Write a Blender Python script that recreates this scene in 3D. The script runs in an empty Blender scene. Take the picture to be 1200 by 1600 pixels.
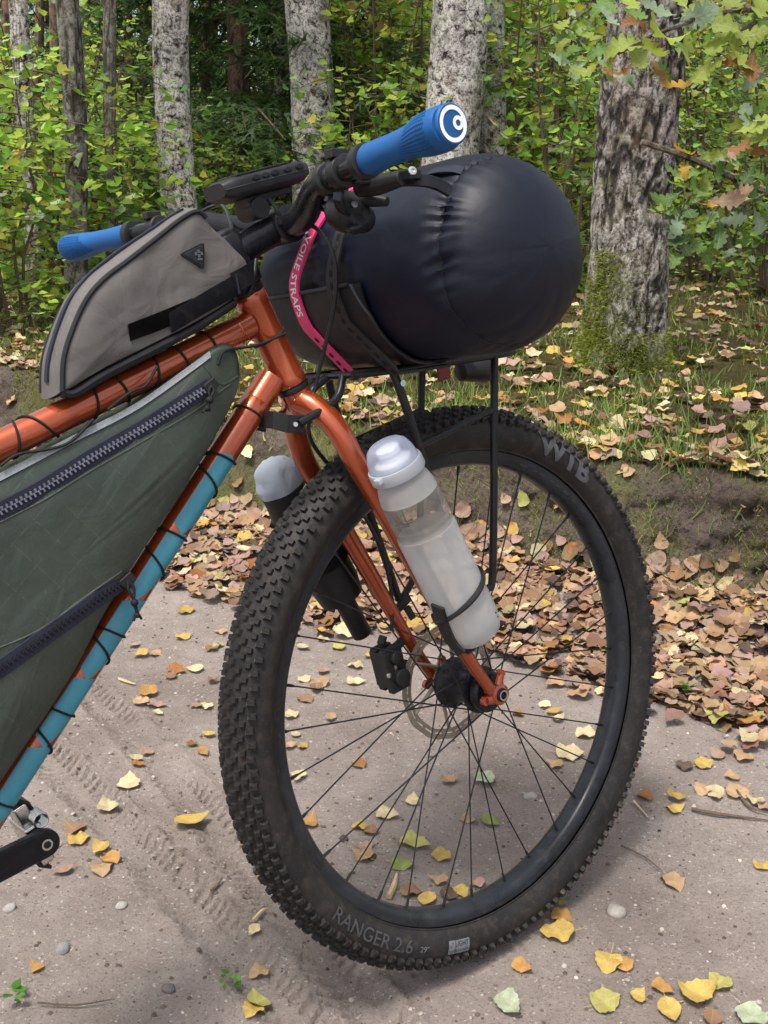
import bpy, bmesh, math, random
import numpy as np
from mathutils import Vector, Matrix
from math import sin, cos, pi, radians, atan2, hypot

# ------------------------------------------------------------------ camera, sky, sun, exposure
scene = bpy.context.scene
COL = scene.collection
CAM_Z, PITCH, FPX = 1.03525, 0.3044, 1727.22          # metres, radians, focal length in photo pixels (1200 x 1600)
cam_d = bpy.data.cameras.new('camera'); cam = bpy.data.objects.new('camera', cam_d); COL.objects.link(cam)
cam.location = (0, 0, CAM_Z); cam.rotation_euler = (pi/2 - PITCH, 0, 0)
cam_d.sensor_fit = 'VERTICAL'; cam_d.sensor_height = 24.0; cam_d.lens = 24.0*FPX/1600
cam_d.clip_start = 0.02; cam_d.clip_end = 400
scene.camera = cam
world = bpy.data.worlds.new('World'); scene.world = world; world.use_nodes = True
wn = world.node_tree; wn.nodes.clear()
sky = wn.nodes.new('ShaderNodeTexSky'); sky.sky_type = 'NISHITA'; sky.sun_disc = False
SUN_EL, SUN_AZ = radians(68), radians(215)            # azimuth clockwise from +Y
sky.sun_elevation = SUN_EL; sky.sun_rotation = SUN_AZ; sky.dust_density = 4.0; sky.air_density = 1.0; sky.ozone_density = 1.0
hs = wn.nodes.new('ShaderNodeHueSaturation'); hs.inputs['Saturation'].default_value = 0.42   # thin even cloud
bg = wn.nodes.new('ShaderNodeBackground'); bg.inputs['Strength'].default_value = 0.095
wo = wn.nodes.new('ShaderNodeOutputWorld')
wn.links.new(sky.outputs[0], hs.inputs['Color']); wn.links.new(hs.outputs[0], bg.inputs[0]); wn.links.new(bg.outputs[0], wo.inputs[0])
sun_d = bpy.data.lights.new('sun', 'SUN'); sun_d.energy = 1.5; sun_d.angle = radians(14); sun_d.color = (1, .955, .88)
sun = bpy.data.objects.new('sun', sun_d); COL.objects.link(sun); sun.location = (0, 0, 20)
sdir = Vector((sin(SUN_AZ)*cos(SUN_EL), cos(SUN_AZ)*cos(SUN_EL), sin(SUN_EL)))
sun.rotation_euler = sdir.to_track_quat('Z', 'Y').to_euler()
vs = scene.view_settings
vs.view_transform = 'Standard'; vs.look = 'None'; vs.gamma = 1; vs.use_curve_mapping = False; vs.exposure = 1.56
scene.cycles.max_bounces = 8; scene.cycles.transparent_max_bounces = 12
scene.cycles.use_denoising = True

# ------------------------------------------------------------------ pixel rays and the bicycle's own frame
CF = np.array([0, cos(PITCH), -sin(PITCH)]); CU = np.array([0, sin(PITCH), cos(PITCH)]); CR = np.array([1., 0, 0]); CO = np.array([0, 0, CAM_Z])
BM = np.array([[0.7770345272, -0.6192140323, -0.1130987429], [0.629457976, 0.7643888889, 0.1396147663], [0.0, -0.1796763997, 0.9837257704]])
BO = np.array([0.15349665, 1.29077796, 0.0])          # ground contact under the front axle; x forward, y to the bike's left, z up
def ray(px, py): return CF + (px-600)/FPX*CR - (py-800)/FPX*CU
def at(px, py, y):
    """point of the bike frame's plane y = const that the photo shows at (px, py)"""
    r = ray(px, py); n = BM[:, 1]; p0 = BO + n*y
    w = CO + r*(((p0-CO)@n)/(r@n)); return BM.T@(w-BO)
def ptY(px, py, Y):
    r = ray(px, py); return CO + r*(Y/r[1])
def atx(px, py, x):
    r = ray(px, py); n = BM[:, 0]; p0 = BO + n*x
    w = CO + r*(((p0-CO)@n)/(r@n)); return BM.T@(w-BO)
def gnd(px, py, z=0.0):
    r = ray(px, py); return CO + r*((z-CAM_Z)/r[2])
def l2w(q): return BO + BM@np.asarray(q, float)
def pix(w):
    v = np.asarray(w)-CO; z = v@CF; return np.stack([600+FPX*(v@CR)/z, 800-FPX*(v@CU)/z], -1)
BIKE = Matrix([list(BM[i])+[BO[i]] for i in range(3)]+[[0, 0, 0, 1]])

# ------------------------------------------------------------------ noise
def _h(i, j, k, s):
    n = (i*374761393 + j*668265263 + k*2147483647 + s*1274126177) & 0x7fffffff
    n = ((n ^ (n >> 13))*1274126177) & 0x7fffffff
    n = ((n ^ (n >> 16))*668265263) & 0x7fffffff
    return ((n ^ (n >> 15)) & 0xffffff)/float(0xffffff)
def vn(P, s=0):
    P = np.asarray(P, float); F = np.floor(P).astype(np.int64); t = P-F; t = t*t*(3-2*t)
    i, j, k = F[..., 0], F[..., 1], F[..., 2]; x, y, z = t[..., 0], t[..., 1], t[..., 2]
    def L(a, b, w): return a+(b-a)*w
    return L(L(L(_h(i, j, k, s), _h(i+1, j, k, s), x), L(_h(i, j+1, k, s), _h(i+1, j+1, k, s), x), y),
             L(L(_h(i, j, k+1, s), _h(i+1, j, k+1, s), x), L(_h(i, j+1, k+1, s), _h(i+1, j+1, k+1, s), x), y), z)*2-1
def fbm(P, o=4, s=0):
    P = np.asarray(P, float); r = 0; a = 1.0; t = 0
    for q in range(o): r = r+a*vn(P*(2**q)+17.3*q, s+q); t += a; a *= .5
    return r/t
def xyz(x, y, z=0.0): x, y, z = np.broadcast_arrays(np.asarray(x, float), np.asarray(y, float), np.asarray(z, float)); return np.stack([x, y, z], -1)

# ------------------------------------------------------------------ scene helpers
def tag(o, label=None, cat=None, group=None, kind=None):
    if label: o['label'] = label
    if cat: o['category'] = cat
    if group: o['group'] = group
    if kind: o['kind'] = kind
    return o
BASE = {}
def empty(name, parent=None, base=None):
    o = bpy.data.objects.new(name, None); COL.objects.link(o); o.empty_display_size = .02
    if parent is not None: o.parent = parent; BASE[o] = BASE.get(parent, Vector((0, 0, 0)))
    elif base is not None: o.matrix_world = BIKE @ Matrix.Translation(base); BASE[o] = Vector(base)
    return o
def wempty(name, loc):
    o = bpy.data.objects.new(name, None); COL.objects.link(o); o.location = loc; BASE[o] = Vector(loc); o.empty_display_size = .05; return o
def catmull(P, n):
    P = [np.asarray(p, float) for p in P]
    if len(P) < 3: return [P[0]+(P[-1]-P[0])*t for t in np.linspace(0, 1, n+1)]
    Q = [2*P[0]-P[1]]+P+[2*P[-1]-P[-2]]; out = []
    for i in range(1, len(Q)-2):
        a, b, c, d = Q[i-1:i+3]
        for k in range(n):
            t = k/n; out.append(.5*((2*b)+(c-a)*t+(2*a-5*b+4*c-d)*t*t+(3*b-a-3*c+d)*t**3))
    out.append(P[-1]); return out
def finish(me, sharp=40):
    if sharp is None: return me
    me.polygons.foreach_set('use_smooth', np.ones(len(me.polygons), dtype=bool)); me.set_sharp_from_angle(angle=radians(sharp)); return me
def link(name, me, mat, parent, mats=None):
    o = bpy.data.objects.new(name, me); COL.objects.link(o)
    for m in (mats or [mat]): me.materials.append(m)
    if parent is not None: o.parent = parent
    return o
class MB:
    """collects shapes into one mesh"""
    def __init__(s): s.v = []; s.f = []
    def add(s, v, f):
        o = len(s.v); s.v += [tuple(map(float, p)) for p in v]; s.f += [tuple(i+o for i in q) for q in f]; return s
    def tube(s, pts, r, n=10, sm=0, cap=True):
        m0 = len(pts); rr = [r]*m0 if np.isscalar(r) else list(r)
        if sm:
            P4 = [np.append(np.asarray(p, float), q) for p, q in zip(pts, rr)]; P4 = catmull(P4, sm); pts = [p[:3] for p in P4]; rr = [p[3] for p in P4]
        pts = [np.asarray(p, float) for p in pts]; m = len(pts); T = []
        for i in range(m):
            t = pts[min(i+1, m-1)]-pts[max(i-1, 0)]; T.append(t/(np.linalg.norm(t)+1e-12))
        u = np.cross(T[0], (0, 0, 1.)); u = np.cross(T[0], (1., 0, 0)) if np.linalg.norm(u) < .1 else u; u /= np.linalg.norm(u); V = []
        for i in range(m):
            u = u-T[i]*(u@T[i]); u /= np.linalg.norm(u)+1e-12; w = np.cross(T[i], u)
            for k in range(n): a = 2*pi*k/n; V.append(pts[i]+rr[i]*(cos(a)*u+sin(a)*w))
        F = [(i*n+k, i*n+(k+1) % n, (i+1)*n+(k+1) % n, (i+1)*n+k) for i in range(m-1) for k in range(n)]
        if cap: F += [tuple(range(n))[::-1], tuple((m-1)*n+k for k in range(n))]
        return s.add(V, F)
    def lathe(s, prof, o, axis, n=32, ref=None, sc=(1, 1), closed=False):
        """prof: (distance along axis, radius)"""
        o = np.asarray(o, float); ax = np.asarray(axis, float); ax /= np.linalg.norm(ax)
        u = np.asarray(ref, float) if ref is not None else (np.cross(ax, (0, 0, 1.)) if abs(ax[2]) < .9 else np.cross(ax, (1., 0, 0)))
        u = u-ax*(u@ax); u /= np.linalg.norm(u); w = np.cross(ax, u); m = len(prof)
        V = [o+ax*t+max(r, 1e-5)*(cos(2*pi*k/n)*u*sc[0]+sin(2*pi*k/n)*w*sc[1]) for t, r in prof for k in range(n)]
        F = [(i*n+k, i*n+(k+1) % n, ((i+1) % m)*n+(k+1) % n, ((i+1) % m)*n+k) for i in range(m if closed else m-1) for k in range(n)]
        if not closed: F += [tuple(range(n))[::-1], tuple((m-1)*n+k for k in range(n))]
        return s.add(V, F)
    def box(s, c, size, ax=None, ay=None):
        c = np.asarray(c, float); x = np.array([1., 0, 0]) if ax is None else np.asarray(ax, float)/np.linalg.norm(ax)
        y = np.array([0, 1., 0]) if ay is None else np.asarray(ay, float); y = y-x*(x@y); y /= np.linalg.norm(y); z = np.cross(x, y); a, b, d = np.array(size)/2
        V = [c+i*a*x+j*b*y+k*d*z for k in (-1, 1) for j in (-1, 1) for i in (-1, 1)]
        return s.add(V, [(0, 2, 3, 1), (4, 5, 7, 6), (0, 1, 5, 4), (2, 6, 7, 3), (0, 4, 6, 2), (1, 3, 7, 5)])
    def ball(s, c, r, n=14):
        r = (r, r, r) if np.isscalar(r) else r; m = n//2+1
        V = [(c[0]+r[0]*sin(pi*(i+.02)/(m+.04))*cos(2*pi*k/n), c[1]+r[1]*sin(pi*(i+.02)/(m+.04))*sin(2*pi*k/n), c[2]+r[2]*cos(pi*(i+.02)/(m+.04))) for i in range(m+1) for k in range(n)]
        F = [(i*n+k, i*n+(k+1) % n, (i+1)*n+(k+1) % n, (i+1)*n+k) for i in range(m) for k in range(n)]+[tuple(range(n)), tuple(m*n+k for k in range(n))]
        return s.add(V, F)
    def ribbon(s, pts, side, w, t, nrm=None):
        """flat strap: cross-section w along side, t along the normal"""
        pts = [np.asarray(p, float) for p in pts]; m = len(pts); V = []
        for i in range(m):
            T = pts[min(i+1, m-1)]-pts[max(i-1, 0)]; T /= np.linalg.norm(T)+1e-12
            sd = np.asarray(side[i] if isinstance(side, list) else side, float); sd = sd-T*(sd@T); sd /= np.linalg.norm(sd); nn = np.cross(T, sd)
            for a, b in ((-1, -1), (1, -1), (1, 1), (-1, 1)): V.append(pts[i]+sd*a*w/2+nn*b*t/2)
        F = [(i*4+k, i*4+(k+1) % 4, (i+1)*4+(k+1) % 4, (i+1)*4+k) for i in range(m-1) for k in range(4)]+[(3, 2, 1, 0), tuple((m-1)*4+k for k in range(4))]
        return s.add(V, F)
    def plate(s, poly, t, o=(0, 0, 0), ax=(1, 0, 0), ay=(0, 0, 1)):
        """flat polygon (2-D points) of thickness t, centred on its plane"""
        o, ax, ay = (np.asarray(q, float) for q in (o, ax, ay)); nz = np.cross(ax, ay); n = len(poly)
        V = [o+ax*x+ay*y+nz*k*t/2 for k in (-1, 1) for x, y in poly]
        return s.add(V, [tuple(range(n))[::-1], tuple(range(n, 2*n))]+[(i, (i+1) % n, n+(i+1) % n, n+i) for i in range(n)])
    def build(s, name, mat, parent=None, sharp=40, bevel=0, seg=2, mirror=False, recalc=True):
        b = BASE.get(parent, Vector((0, 0, 0))) if parent is not None else Vector((0, 0, 0))
        me = bpy.data.meshes.new(name); me.from_pydata([(x-b[0], y-b[1], z-b[2]) for x, y, z in s.v], [], s.f); me.validate()
        if recalc:
            bm = bmesh.new(); bm.from_mesh(me); bmesh.ops.recalc_face_normals(bm, faces=bm.faces); bm.to_mesh(me); bm.free()
        finish(me, sharp); o = link(name, me, mat, parent)
        if parent is not None: BASE[o] = b
        if bevel:
            m = o.modifiers.new('bevel', 'BEVEL'); m.width = bevel; m.segments = seg; m.limit_method = 'ANGLE'; m.angle_limit = radians(35); m.harden_normals = True
        return o
    def mir(s):
        m = MB(); m.v = [(x, -y, z) for x, y, z in s.v]; m.f = [q[::-1] for q in s.f]; return m

# ------------------------------------------------------------------ materials
def newmat(name):
    m = bpy.data.materials.new(name); m.use_nodes = True; nt = m.node_tree; return m, nt, nt.nodes['Principled BSDF']
def N(nt, t, **kw):
    n = nt.nodes.new('ShaderNode'+t)
    for k, v in kw.items():
        if k in n.inputs: n.inputs[k].default_value = v
        else: setattr(n, k, v)
    return n
def ramp(nt, stops, src=None, interp='LINEAR'):
    r = nt.nodes.new('ShaderNodeValToRGB'); r.color_ramp.interpolation = interp; e = r.color_ramp.elements
    while len(e) < len(stops): e.new(.5)
    for q, (p, c) in zip(e, stops): q.position = p; q.color = (*c, 1) if len(c) == 3 else c
    if src is not None: nt.links.new(src, r.inputs[0])
    return r
def noise(nt, co, scale, detail=5, rough=.6, dist=0):
    n = N(nt, 'TexNoise', Scale=scale, Detail=detail, Roughness=rough, Distortion=dist)
    if co is not None: nt.links.new(co, n.inputs['Vector'])
    return n
def mixc(nt, fac, a, b, blend='MIX'):
    m = nt.nodes.new('ShaderNodeMix'); m.data_type = 'RGBA'; m.blend_type = blend
    for s, v in ((m.inputs[0], fac), (m.inputs[6], a), (m.inputs[7], b)):
        if hasattr(v, 'links') or hasattr(v, 'is_linked'): nt.links.new(v, s)
        else: s.default_value = v if np.isscalar(v) else ((*v, 1) if len(v) == 3 else v)
    return m.outputs[2]
def bump(nt, bs, src, strength=.3, dist=.002, prev=None):
    b = N(nt, 'Bump', Strength=strength, Distance=dist); nt.links.new(src, b.inputs['Height'])
    if prev is not None: nt.links.new(prev, b.inputs['Normal'])
    nt.links.new(b.outputs[0], bs.inputs['Normal']); return b.outputs[0]
def pmat(name, col, rough=.5, metal=0, var=.25, vs=30, bmp=0, bs=400, bd=.0006, coat=0, spec=.24, dust=0, dustcol=(.22, .18, .14), rvar=.12, sheen=0):
    m, nt, b = newmat(name); tc = N(nt, 'TexCoord').outputs['Object']
    n1 = noise(nt, tc, vs, 6, .65)
    lo = tuple(c*(1-var) for c in col); hi = tuple(min(1, c*(1+var)) for c in col)
    c = ramp(nt, [(.3, lo), (.7, hi)], n1.outputs[0]).outputs[0]
    if dust:
        n2 = noise(nt, tc, 55, 8, .75); k = ramp(nt, [(.52, (0, 0, 0)), (.8, (dust,)*3)], n2.outputs[0]); c = mixc(nt, k.outputs[0], c, dustcol)
    nt.links.new(c, b.inputs['Base Color'])
    r = ramp(nt, [(.3, (max(.02, rough-rvar),)*3), (.7, (min(1, rough+rvar),)*3)], n1.outputs[0]); nt.links.new(r.outputs[0], b.inputs['Roughness'])
    b.inputs['Metallic'].default_value = metal; b.inputs['Specular IOR Level'].default_value = spec
    b.inputs['Coat Weight'].default_value = coat; b.inputs['Coat Roughness'].default_value = .07
    if sheen: b.inputs['Sheen Weight'].default_value = sheen
    if bmp: bump(nt, b, noise(nt, tc, bs, 3).outputs[0], bmp, bd)
    return m
def srgb(r, g, b): return tuple(((c/255)/12.92 if c <= 10 else ((c/255+.055)/1.055)**2.4) for c in (r, g, b))

# ================================================================== BICYCLE
M = {}
def orange_paint():
    m, nt, b = newmat('orange_paint'); tc = N(nt, 'TexCoord').outputs['Object']
    n1 = noise(nt, tc, 18, 4); c = ramp(nt, [(.3, (.29, .050, .013)), (.7, (.40, .070, .018))], n1.outputs[0]).outputs[0]
    n2 = noise(nt, tc, 240, 2); k = ramp(nt, [(.70, (0, 0, 0)), (.76, (.7, .7, .7))], n2.outputs[0]); c = mixc(nt, k.outputs[0], c, (.34, .2, .13))   # dried mud specks
    nt.links.new(c, b.inputs['Base Color']); b.inputs['Metallic'].default_value = .6; b.inputs['Roughness'].default_value = .27
    b.inputs['Coat Weight'].default_value = .8; b.inputs['Coat Roughness'].default_value = .06
    bump(nt, b, noise(nt, tc, 90, 3).outputs[0], .06, .0006); return m
M['orange'] = orange_paint()
M['teal'] = pmat('teal_decal', (.040, .205, .275), .4, var=.15, coat=.3, dust=.25, rvar=.06)
M['black_paint'] = pmat('black_paint', (.012, .012, .013), .35, var=.3, dust=.10, bmp=.05)
M['black_plastic'] = pmat('black_plastic', (.014, .014, .015), .45, bmp=.15, bs=900, dust=.08)
M['satin'] = pmat('satin_black_alloy', (.013, .013, .016), .28, metal=.2, var=.3, dust=.06)
M['rim'] = pmat('rim_black', (.016, .018, .022), .30, var=.4, vs=14, dust=.22, dustcol=(.16, .135, .11))
M['steel'] = pmat('polished_steel', (.55, .54, .52), .28, metal=1, var=.1)
M['rotor'] = pmat('rotor_steel', (.24, .20, .155), .45, metal=.55, var=.2, vs=60)
M['rubber'] = pmat('hose_rubber', (.016, .017, .02), .28, dust=.06)
M['blue'] = pmat('blue_grip_rubber', (.010, .078, .235), .5, var=.12, bmp=.2, bs=1500)
M['white'] = pmat('white_print', (.72, .74, .78), .45, var=.05)
M['cord'] = pmat('black_cord', (.010, .010, .011), .7, bmp=.5, bs=1800)
def tyre_mat(name, lift):
    m, nt, b = newmat(name); tc = N(nt, 'TexCoord').outputs['Object']
    n1 = noise(nt, tc, 12, 8, .7); c = ramp(nt, [(.3, (.0085, .0082, .0086)), (.75, (.027, .025, .024))], n1.outputs[0]).outputs[0]
    n2 = noise(nt, tc, 70, 8, .75); k = ramp(nt, [(.50, (0, 0, 0)), (.78, (lift,)*3)], n2.outputs[0]); c = mixc(nt, k.outputs[0], c, (.20, .155, .12))
    n3 = noise(nt, tc, 420, 2); k3 = ramp(nt, [(.72, (0, 0, 0)), (.75, (.6, .6, .6))], n3.outputs[0]); c = mixc(nt, k3.outputs[0], c, (.22, .18, .15))
    nt.links.new(c, b.inputs['Base Color']); b.inputs['Roughness'].default_value = .6; b.inputs['Specular IOR Level'].default_value = .22
    bump(nt, b, noise(nt, tc, 500, 4).outputs[0], .35, .0006); return m
M['tyre'] = tyre_mat('tyre_rubber', .22); M['knob'] = tyre_mat('tyre_knob_rubber', .8)
M['letter'] = pmat('tyre_lettering', (.055, .055, .058), .6, var=.3, vs=120)
M['letter_grey'] = pmat('tyre_letter_print', (.075, .077, .083), .6, var=.35, vs=120)
M['letter_light'] = pmat('tyre_label_print', (.13, .135, .145), .6, var=.25, vs=120)
M['letter_dark'] = pmat('tyre_label_ink', (.02, .02, .022), .6)
M['rim_print'] = pmat('rim_print', (.05, .05, .053), .5, var=.2)

bike = empty('bicycle', base=(0, 0, 0))
tag(bike, 'orange steel bicycle with teal down tube panels and a knobbly black front tyre', 'bicycle')
WC = np.array([0, 0, .3755])

# ---- front wheel
wheel = empty('front_wheel', bike)
RC, RA = .3405, .0298
def tyre_pt(phi, ang, off=0.0):
    """phi around the casing section (0 = outward, + = near side), ang round the wheel"""
    r = RC+(RA+off)*cos(phi); y = -(.0325+off)*sin(phi)
    return np.array([r*cos(ang), y, .3755+r*sin(ang)])
def build_tyre(parent, wc=(0, 0, 0)):
    b = MB(); na, npf = 180, 28; ph = np.linspace(-radians(142), radians(142), npf)
    V = [tyre_pt(p, 2*pi*i/na)+np.asarray(wc) for i in range(na) for p in ph]
    F = [(i*npf+k, i*npf+k+1, ((i+1) % na)*npf+k+1, ((i+1) % na)*npf+k) for i in range(na) for k in range(npf-1)]
    b.add(V, F); o = b.build('tyre', M['tyre'], parent); return o
def build_rim(parent, wc=(0, 0, 0)):
    prof = [(-.0165, .3165), (-.0178, .3150), (-.0178, .3085), (-.0172, .3045), (-.0150, .3005), (-.0105, .2970), (-.004, .2955), (.004, .2955), (.0105, .2970), (.0150, .3005), (.0172, .3045), (.0178, .3085), (.0178, .3150), (.0165, .3165), (.013, .311), (-.013, .311)]
    return MB().lathe(prof, WC+np.asarray(wc), (0, 1, 0), 160, closed=True).build('rim', M['rim'], parent, sharp=30)
build_tyre(wheel); build_rim(wheel)
# bead lip of the tyre on the rim
MB().lathe([(-.0205+.0012*cos(a), .3178+.0022*sin(a)) for a in np.linspace(0, 2*pi, 8, endpoint=False)], WC, (0, 1, 0), 160, closed=True).build('tyre_bead', M['tyre'], wheel)

# tread knobs: the 300 that show largest are parts, the rest one joined part
def knob_mesh(w, l, h):
    # local: z outward, x along travel, y across; tapered block with a sipe chamfer
    v = []
    for z, s in ((-.0015, 1.18), (h*.75, 1.0), (h, .84)):
        for a, c in ((-1, -1), (1, -1), (1, 1), (-1, 1)): v.append((a*l/2*s, c*w/2*s, z))
    f = [(i*4+k, i*4+(k+1) % 4, i*4+4+(k+1) % 4, i*4+4+k) for i in range(2) for k in range(4)]+[(8, 9, 10, 11)]
    return v, f
KN = {'c': knob_mesh(.0068, .0062, .0040), 'm': knob_mesh(.0062, .0060, .0042), 's': knob_mesh(.0088, .0070, .0058)}
rng = np.random.default_rng(5)
knobs = []
NP = 138
for i in range(NP):
    a0 = 2*pi*i/NP
    for phd, k, da in ((7 if i % 2 else 13, 'c', 0), (-7 if i % 2 == 0 else -13, 'c', .45), (26 if i % 2 else 30, 'm', .5), (-26 if i % 2 == 0 else -30, 'm', .95), (45 if i % 2 else 42, 'm', .05), (-45 if i % 2 else -42, 'm', .5), (60 if i % 2 else 64, 's', .5), (-60 if i % 2 == 0 else -64, 's', .9)):
        a = a0+da*2*pi/NP; phi = radians(phd); p = tyre_pt(phi, a)
        nz = np.array([cos(phi)*cos(a), -sin(phi), cos(phi)*sin(a)]); tx = np.array([-sin(a), 0, cos(a)]); ty = np.cross(nz, tx)
        w = l2w(p); vis = (BM@nz)@((CO-w)/np.linalg.norm(CO-w)); knobs.append((vis, k, p, tx, ty, nz, np.linalg.norm(CO-w)))
# hidden where the casing itself blocks the view: keep those that face the lens, nearest first
order = sorted(range(len(knobs)), key=lambda i: -(knobs[i][0]+.25)*{'c': 1, 'm': .95, 's': 1.15}[knobs[i][1]]/knobs[i][6]**2)
kmesh = {}
for k, (v, f) in KN.items():
    me = bpy.data.meshes.new('tread_knob'); me.from_pydata(v, [], f); me.materials.append(M['knob']); finish(me, 25); kmesh[k] = me
rest = MB()
for q, i in enumerate(order):
    vis, k, p, tx, ty, nz, dist = knobs[i]; jr = 1+rng.normal()*.06
    if q < 300:
        o = bpy.data.objects.new('tread_knob', kmesh[k]); COL.objects.link(o); o.parent = wheel
        o.matrix_local = Matrix([[tx[r]*jr, ty[r], nz[r], p[r]] for r in range(3)]+[[0, 0, 0, 1]])
    else:
        v, f = KN[k]; rest.add([p+tx*x+ty*y+nz*z for x, y, z in v], f)
tag(rest.build('tread_knob_rows', M['knob'], wheel, sharp=25), kind='stuff')

# hub, spokes, rotor
MB().lathe([(-.052, .009), (-.052, .013), (-.047, .0135), (-.046, .024), (-.043, .0275), (-.0355, .0275), (-.034, .0215), (-.031, .0215), (-.029, .0315), (-.0255, .0315), (-.0245, .0262), (-.012, .0232), (.008, .0235), (.019, .0278), (.0235, .0345), (.0275, .0345), (.029, .024), (.035, .023), (.037, .0145), (.052, .013), (.052, .009)], WC, (0, 1, 0), 40).build('hub', M['satin'], wheel, sharp=25)
sp = MB()
for k in range(16): pass
SPK = []
for s, fy in ((-1, -.0275), (1, .0255)):
    for i in range(16):
        ra = radians(5.625+22.5*i+(11.25 if s > 0 else 0)); sgn = 1 if i % 2 else -1
        fa = ra+sgn*radians(66); SPK.append((s, fy, ra, fa, sgn))
for s, fy, ra, fa, sgn in SPK:
    a = WC+np.array([.0295*cos(fa), fy+s*.002*sgn, .0295*sin(fa)]); b_ = WC+np.array([.2985*cos(ra), s*.003, .2985*sin(ra)]); dd = (b_-a)/np.linalg.norm(b_-a)
    m = MB(); m.tube([a, b_-dd*.014], .00105, 6); m.tube([b_-dd*.016, b_-dd*.0125, b_-dd*.001], [.0013, .0020, .0021], 6); m.tube([a-np.array([0, s*.004, 0]), a+np.array([0, s*.001, 0])], .0018, 6)
    m.build('spoke', M['black_paint'], wheel)
rot = MB(); yr = .0375; R2 = .0805
n = 90; ring = [(R2, R2-.0125)]
def flat_ring(m, r0, r1, y, t, wav=0, n=90):
    V = []
    for k in range(n):
        a = 2*pi*k/n; ro = r1+wav*cos(a*12); ri = r0+wav*.7*cos(a*12)
        for r, yy in ((ri, y-t/2), (ro, y-t/2), (ro, y+t/2), (ri, y+t/2)): V.append(WC+np.array([r*cos(a), yy, r*sin(a)]))
    m.add(V, [(k*4+j, k*4+(j+1) % 4, ((k+1) % n)*4+(j+1) % 4, ((k+1) % n)*4+j) for k in range(n) for j in range(4)])
flat_ring(rot, .0735, .0805, yr, .0018, .0008); flat_ring(rot, .0665, .0712, yr, .0018, .0006); flat_ring(rot, .0215, .0275, yr, .0018)
for k in range(24):
    a = 2*pi*k/24; rot.box(WC+np.array([.0725*cos(a), yr, .0725*sin(a)]), (.006, .0017, .0042), ax=(cos(a+.5), 0, sin(a+.5)))
for k in range(6):
    a = 2*pi*k/6; rot.tube([WC+np.array([.0255*cos(a), yr, .0255*sin(a)]), WC+np.array([.048*cos(a+.30), yr, .048*sin(a+.30)]), WC+np.array([.069*cos(a+.42), yr, .069*sin(a+.42)])], [.0035, .0024, .0026], 6, sm=4)
rot.build('brake_rotor', M['rotor'], wheel, sharp=30)

# raised writing
def text_mesh(body, size=1.0, shear=0.0, offset=0.0, space=1.0):
    c = bpy.data.curves.new('txt', 'FONT'); c.body = body; c.size = size; c.align_x = 'CENTER'; c.align_y = 'CENTER'; c.shear = shear; c.offset = offset; c.space_character = space; c.resolution_u = 3
    o = bpy.data.objects.new('txt', c); COL.objects.link(o); dg = bpy.context.evaluated_depsgraph_get(); dg.update()
    me = o.evaluated_get(dg).to_mesh(); v = [tuple(p.co) for p in me.vertices]; f = [tuple(p.vertices) for p in me.polygons]
    o.evaluated_get(dg).to_mesh_clear(); bpy.data.objects.remove(o); bpy.data.curves.remove(c)
    bm = bmesh.new(); bv = [bm.verts.new(p) for p in v]
    for q in f:
        try: bm.faces.new([bv[i] for i in q])
        except ValueError: pass
    bmesh.ops.remove_doubles(bm, verts=bm.verts, dist=size*1e-4); bmesh.ops.triangulate(bm, faces=bm.faces)
    for _ in range(3):
        es = [e for e in bm.edges if e.calc_length() > size*.16]
        if not es: break
        bmesh.ops.subdivide_edges(bm, edges=es, cuts=1); bmesh.ops.triangulate(bm, faces=bm.faces)
    bm.verts.index_update(); v = [tuple(p.co) for p in bm.verts]; f = [tuple(p.index for p in q.verts) for q in bm.faces]; bm.free(); return v, f
def on_sidewall(name, body, mid_deg, r0, size, mat, inward=False, sx=1.0, lift=.0011, bold=0.0, poly=None, shear=0.0, space=1.0):
    v, f = text_mesh(body, size, shear, bold, space) if poly is None else poly; a0 = radians(mid_deg); V = []
    for x, y, z in v:
        x *= sx
        if inward: rr = r0-y; a = a0+x/r0
        else: rr = r0+y; a = a0-x/r0
        cph = (rr-RC)/RA; cph = max(-.98, min(.98, cph)); phi = math.acos(cph); V.append(tyre_pt(phi, a, lift))
    return MB().add(V, f).build(name, mat, wheel, sharp=None, recalc=False)
def ang_of(px, py, y=-.030):
    q = at(px, py, y)-WC; return math.degrees(atan2(q[2], q[0])), hypot(q[0], q[2])
aW = ang_of(878, 732); aR = ang_of(585, 1450); a29 = ang_of(665, 1466); aL = ang_of(716, 1466)
on_sidewall('lettering', 'WTB', aW[0], .3400, .034, M['letter_grey'], sx=1.45, bold=.0016, shear=-.15)
on_sidewall('lettering', 'RANGER 2.6', aR[0], .3370, .023, M['letter'], inward=True, sx=1.2, bold=.0002)
on_sidewall('lettering', '29"', a29[0], .3385, .0095, M['letter_light'], inward=True, sx=1.2)
quad = lambda w, h: ([(w*(i/8-.5), h*(j/6-.5), 0) for j in range(7) for i in range(9)], [(j*9+i, j*9+i+1, j*9+i+10, j*9+i+9) for j in range(6) for i in range(8)])
on_sidewall('tyre_label', '', aL[0], .3385, .02, M['letter_light'], inward=True, poly=quad(.037, .0165))
dA = math.degrees(.0045/.3385)
on_sidewall('lettering', 'LIGHT', aL[0]+dA, .3350, .0085, M['letter_dark'], inward=True, lift=.0017)
on_sidewall('lettering', 'FAST ROLLING', aL[0]+dA, .3430, .0042, M['letter_dark'], inward=True, lift=.0017)
on_sidewall('lettering', 'TCS', aL[0]-2.3, .3440, .0048, M['letter_dark'], inward=True, lift=.0017)
on_sidewall('lettering', '', aL[0]-1.15, .3385, .01, M['letter_dark'], inward=True, poly=quad(.0009, .0165), lift=.0017)
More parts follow.
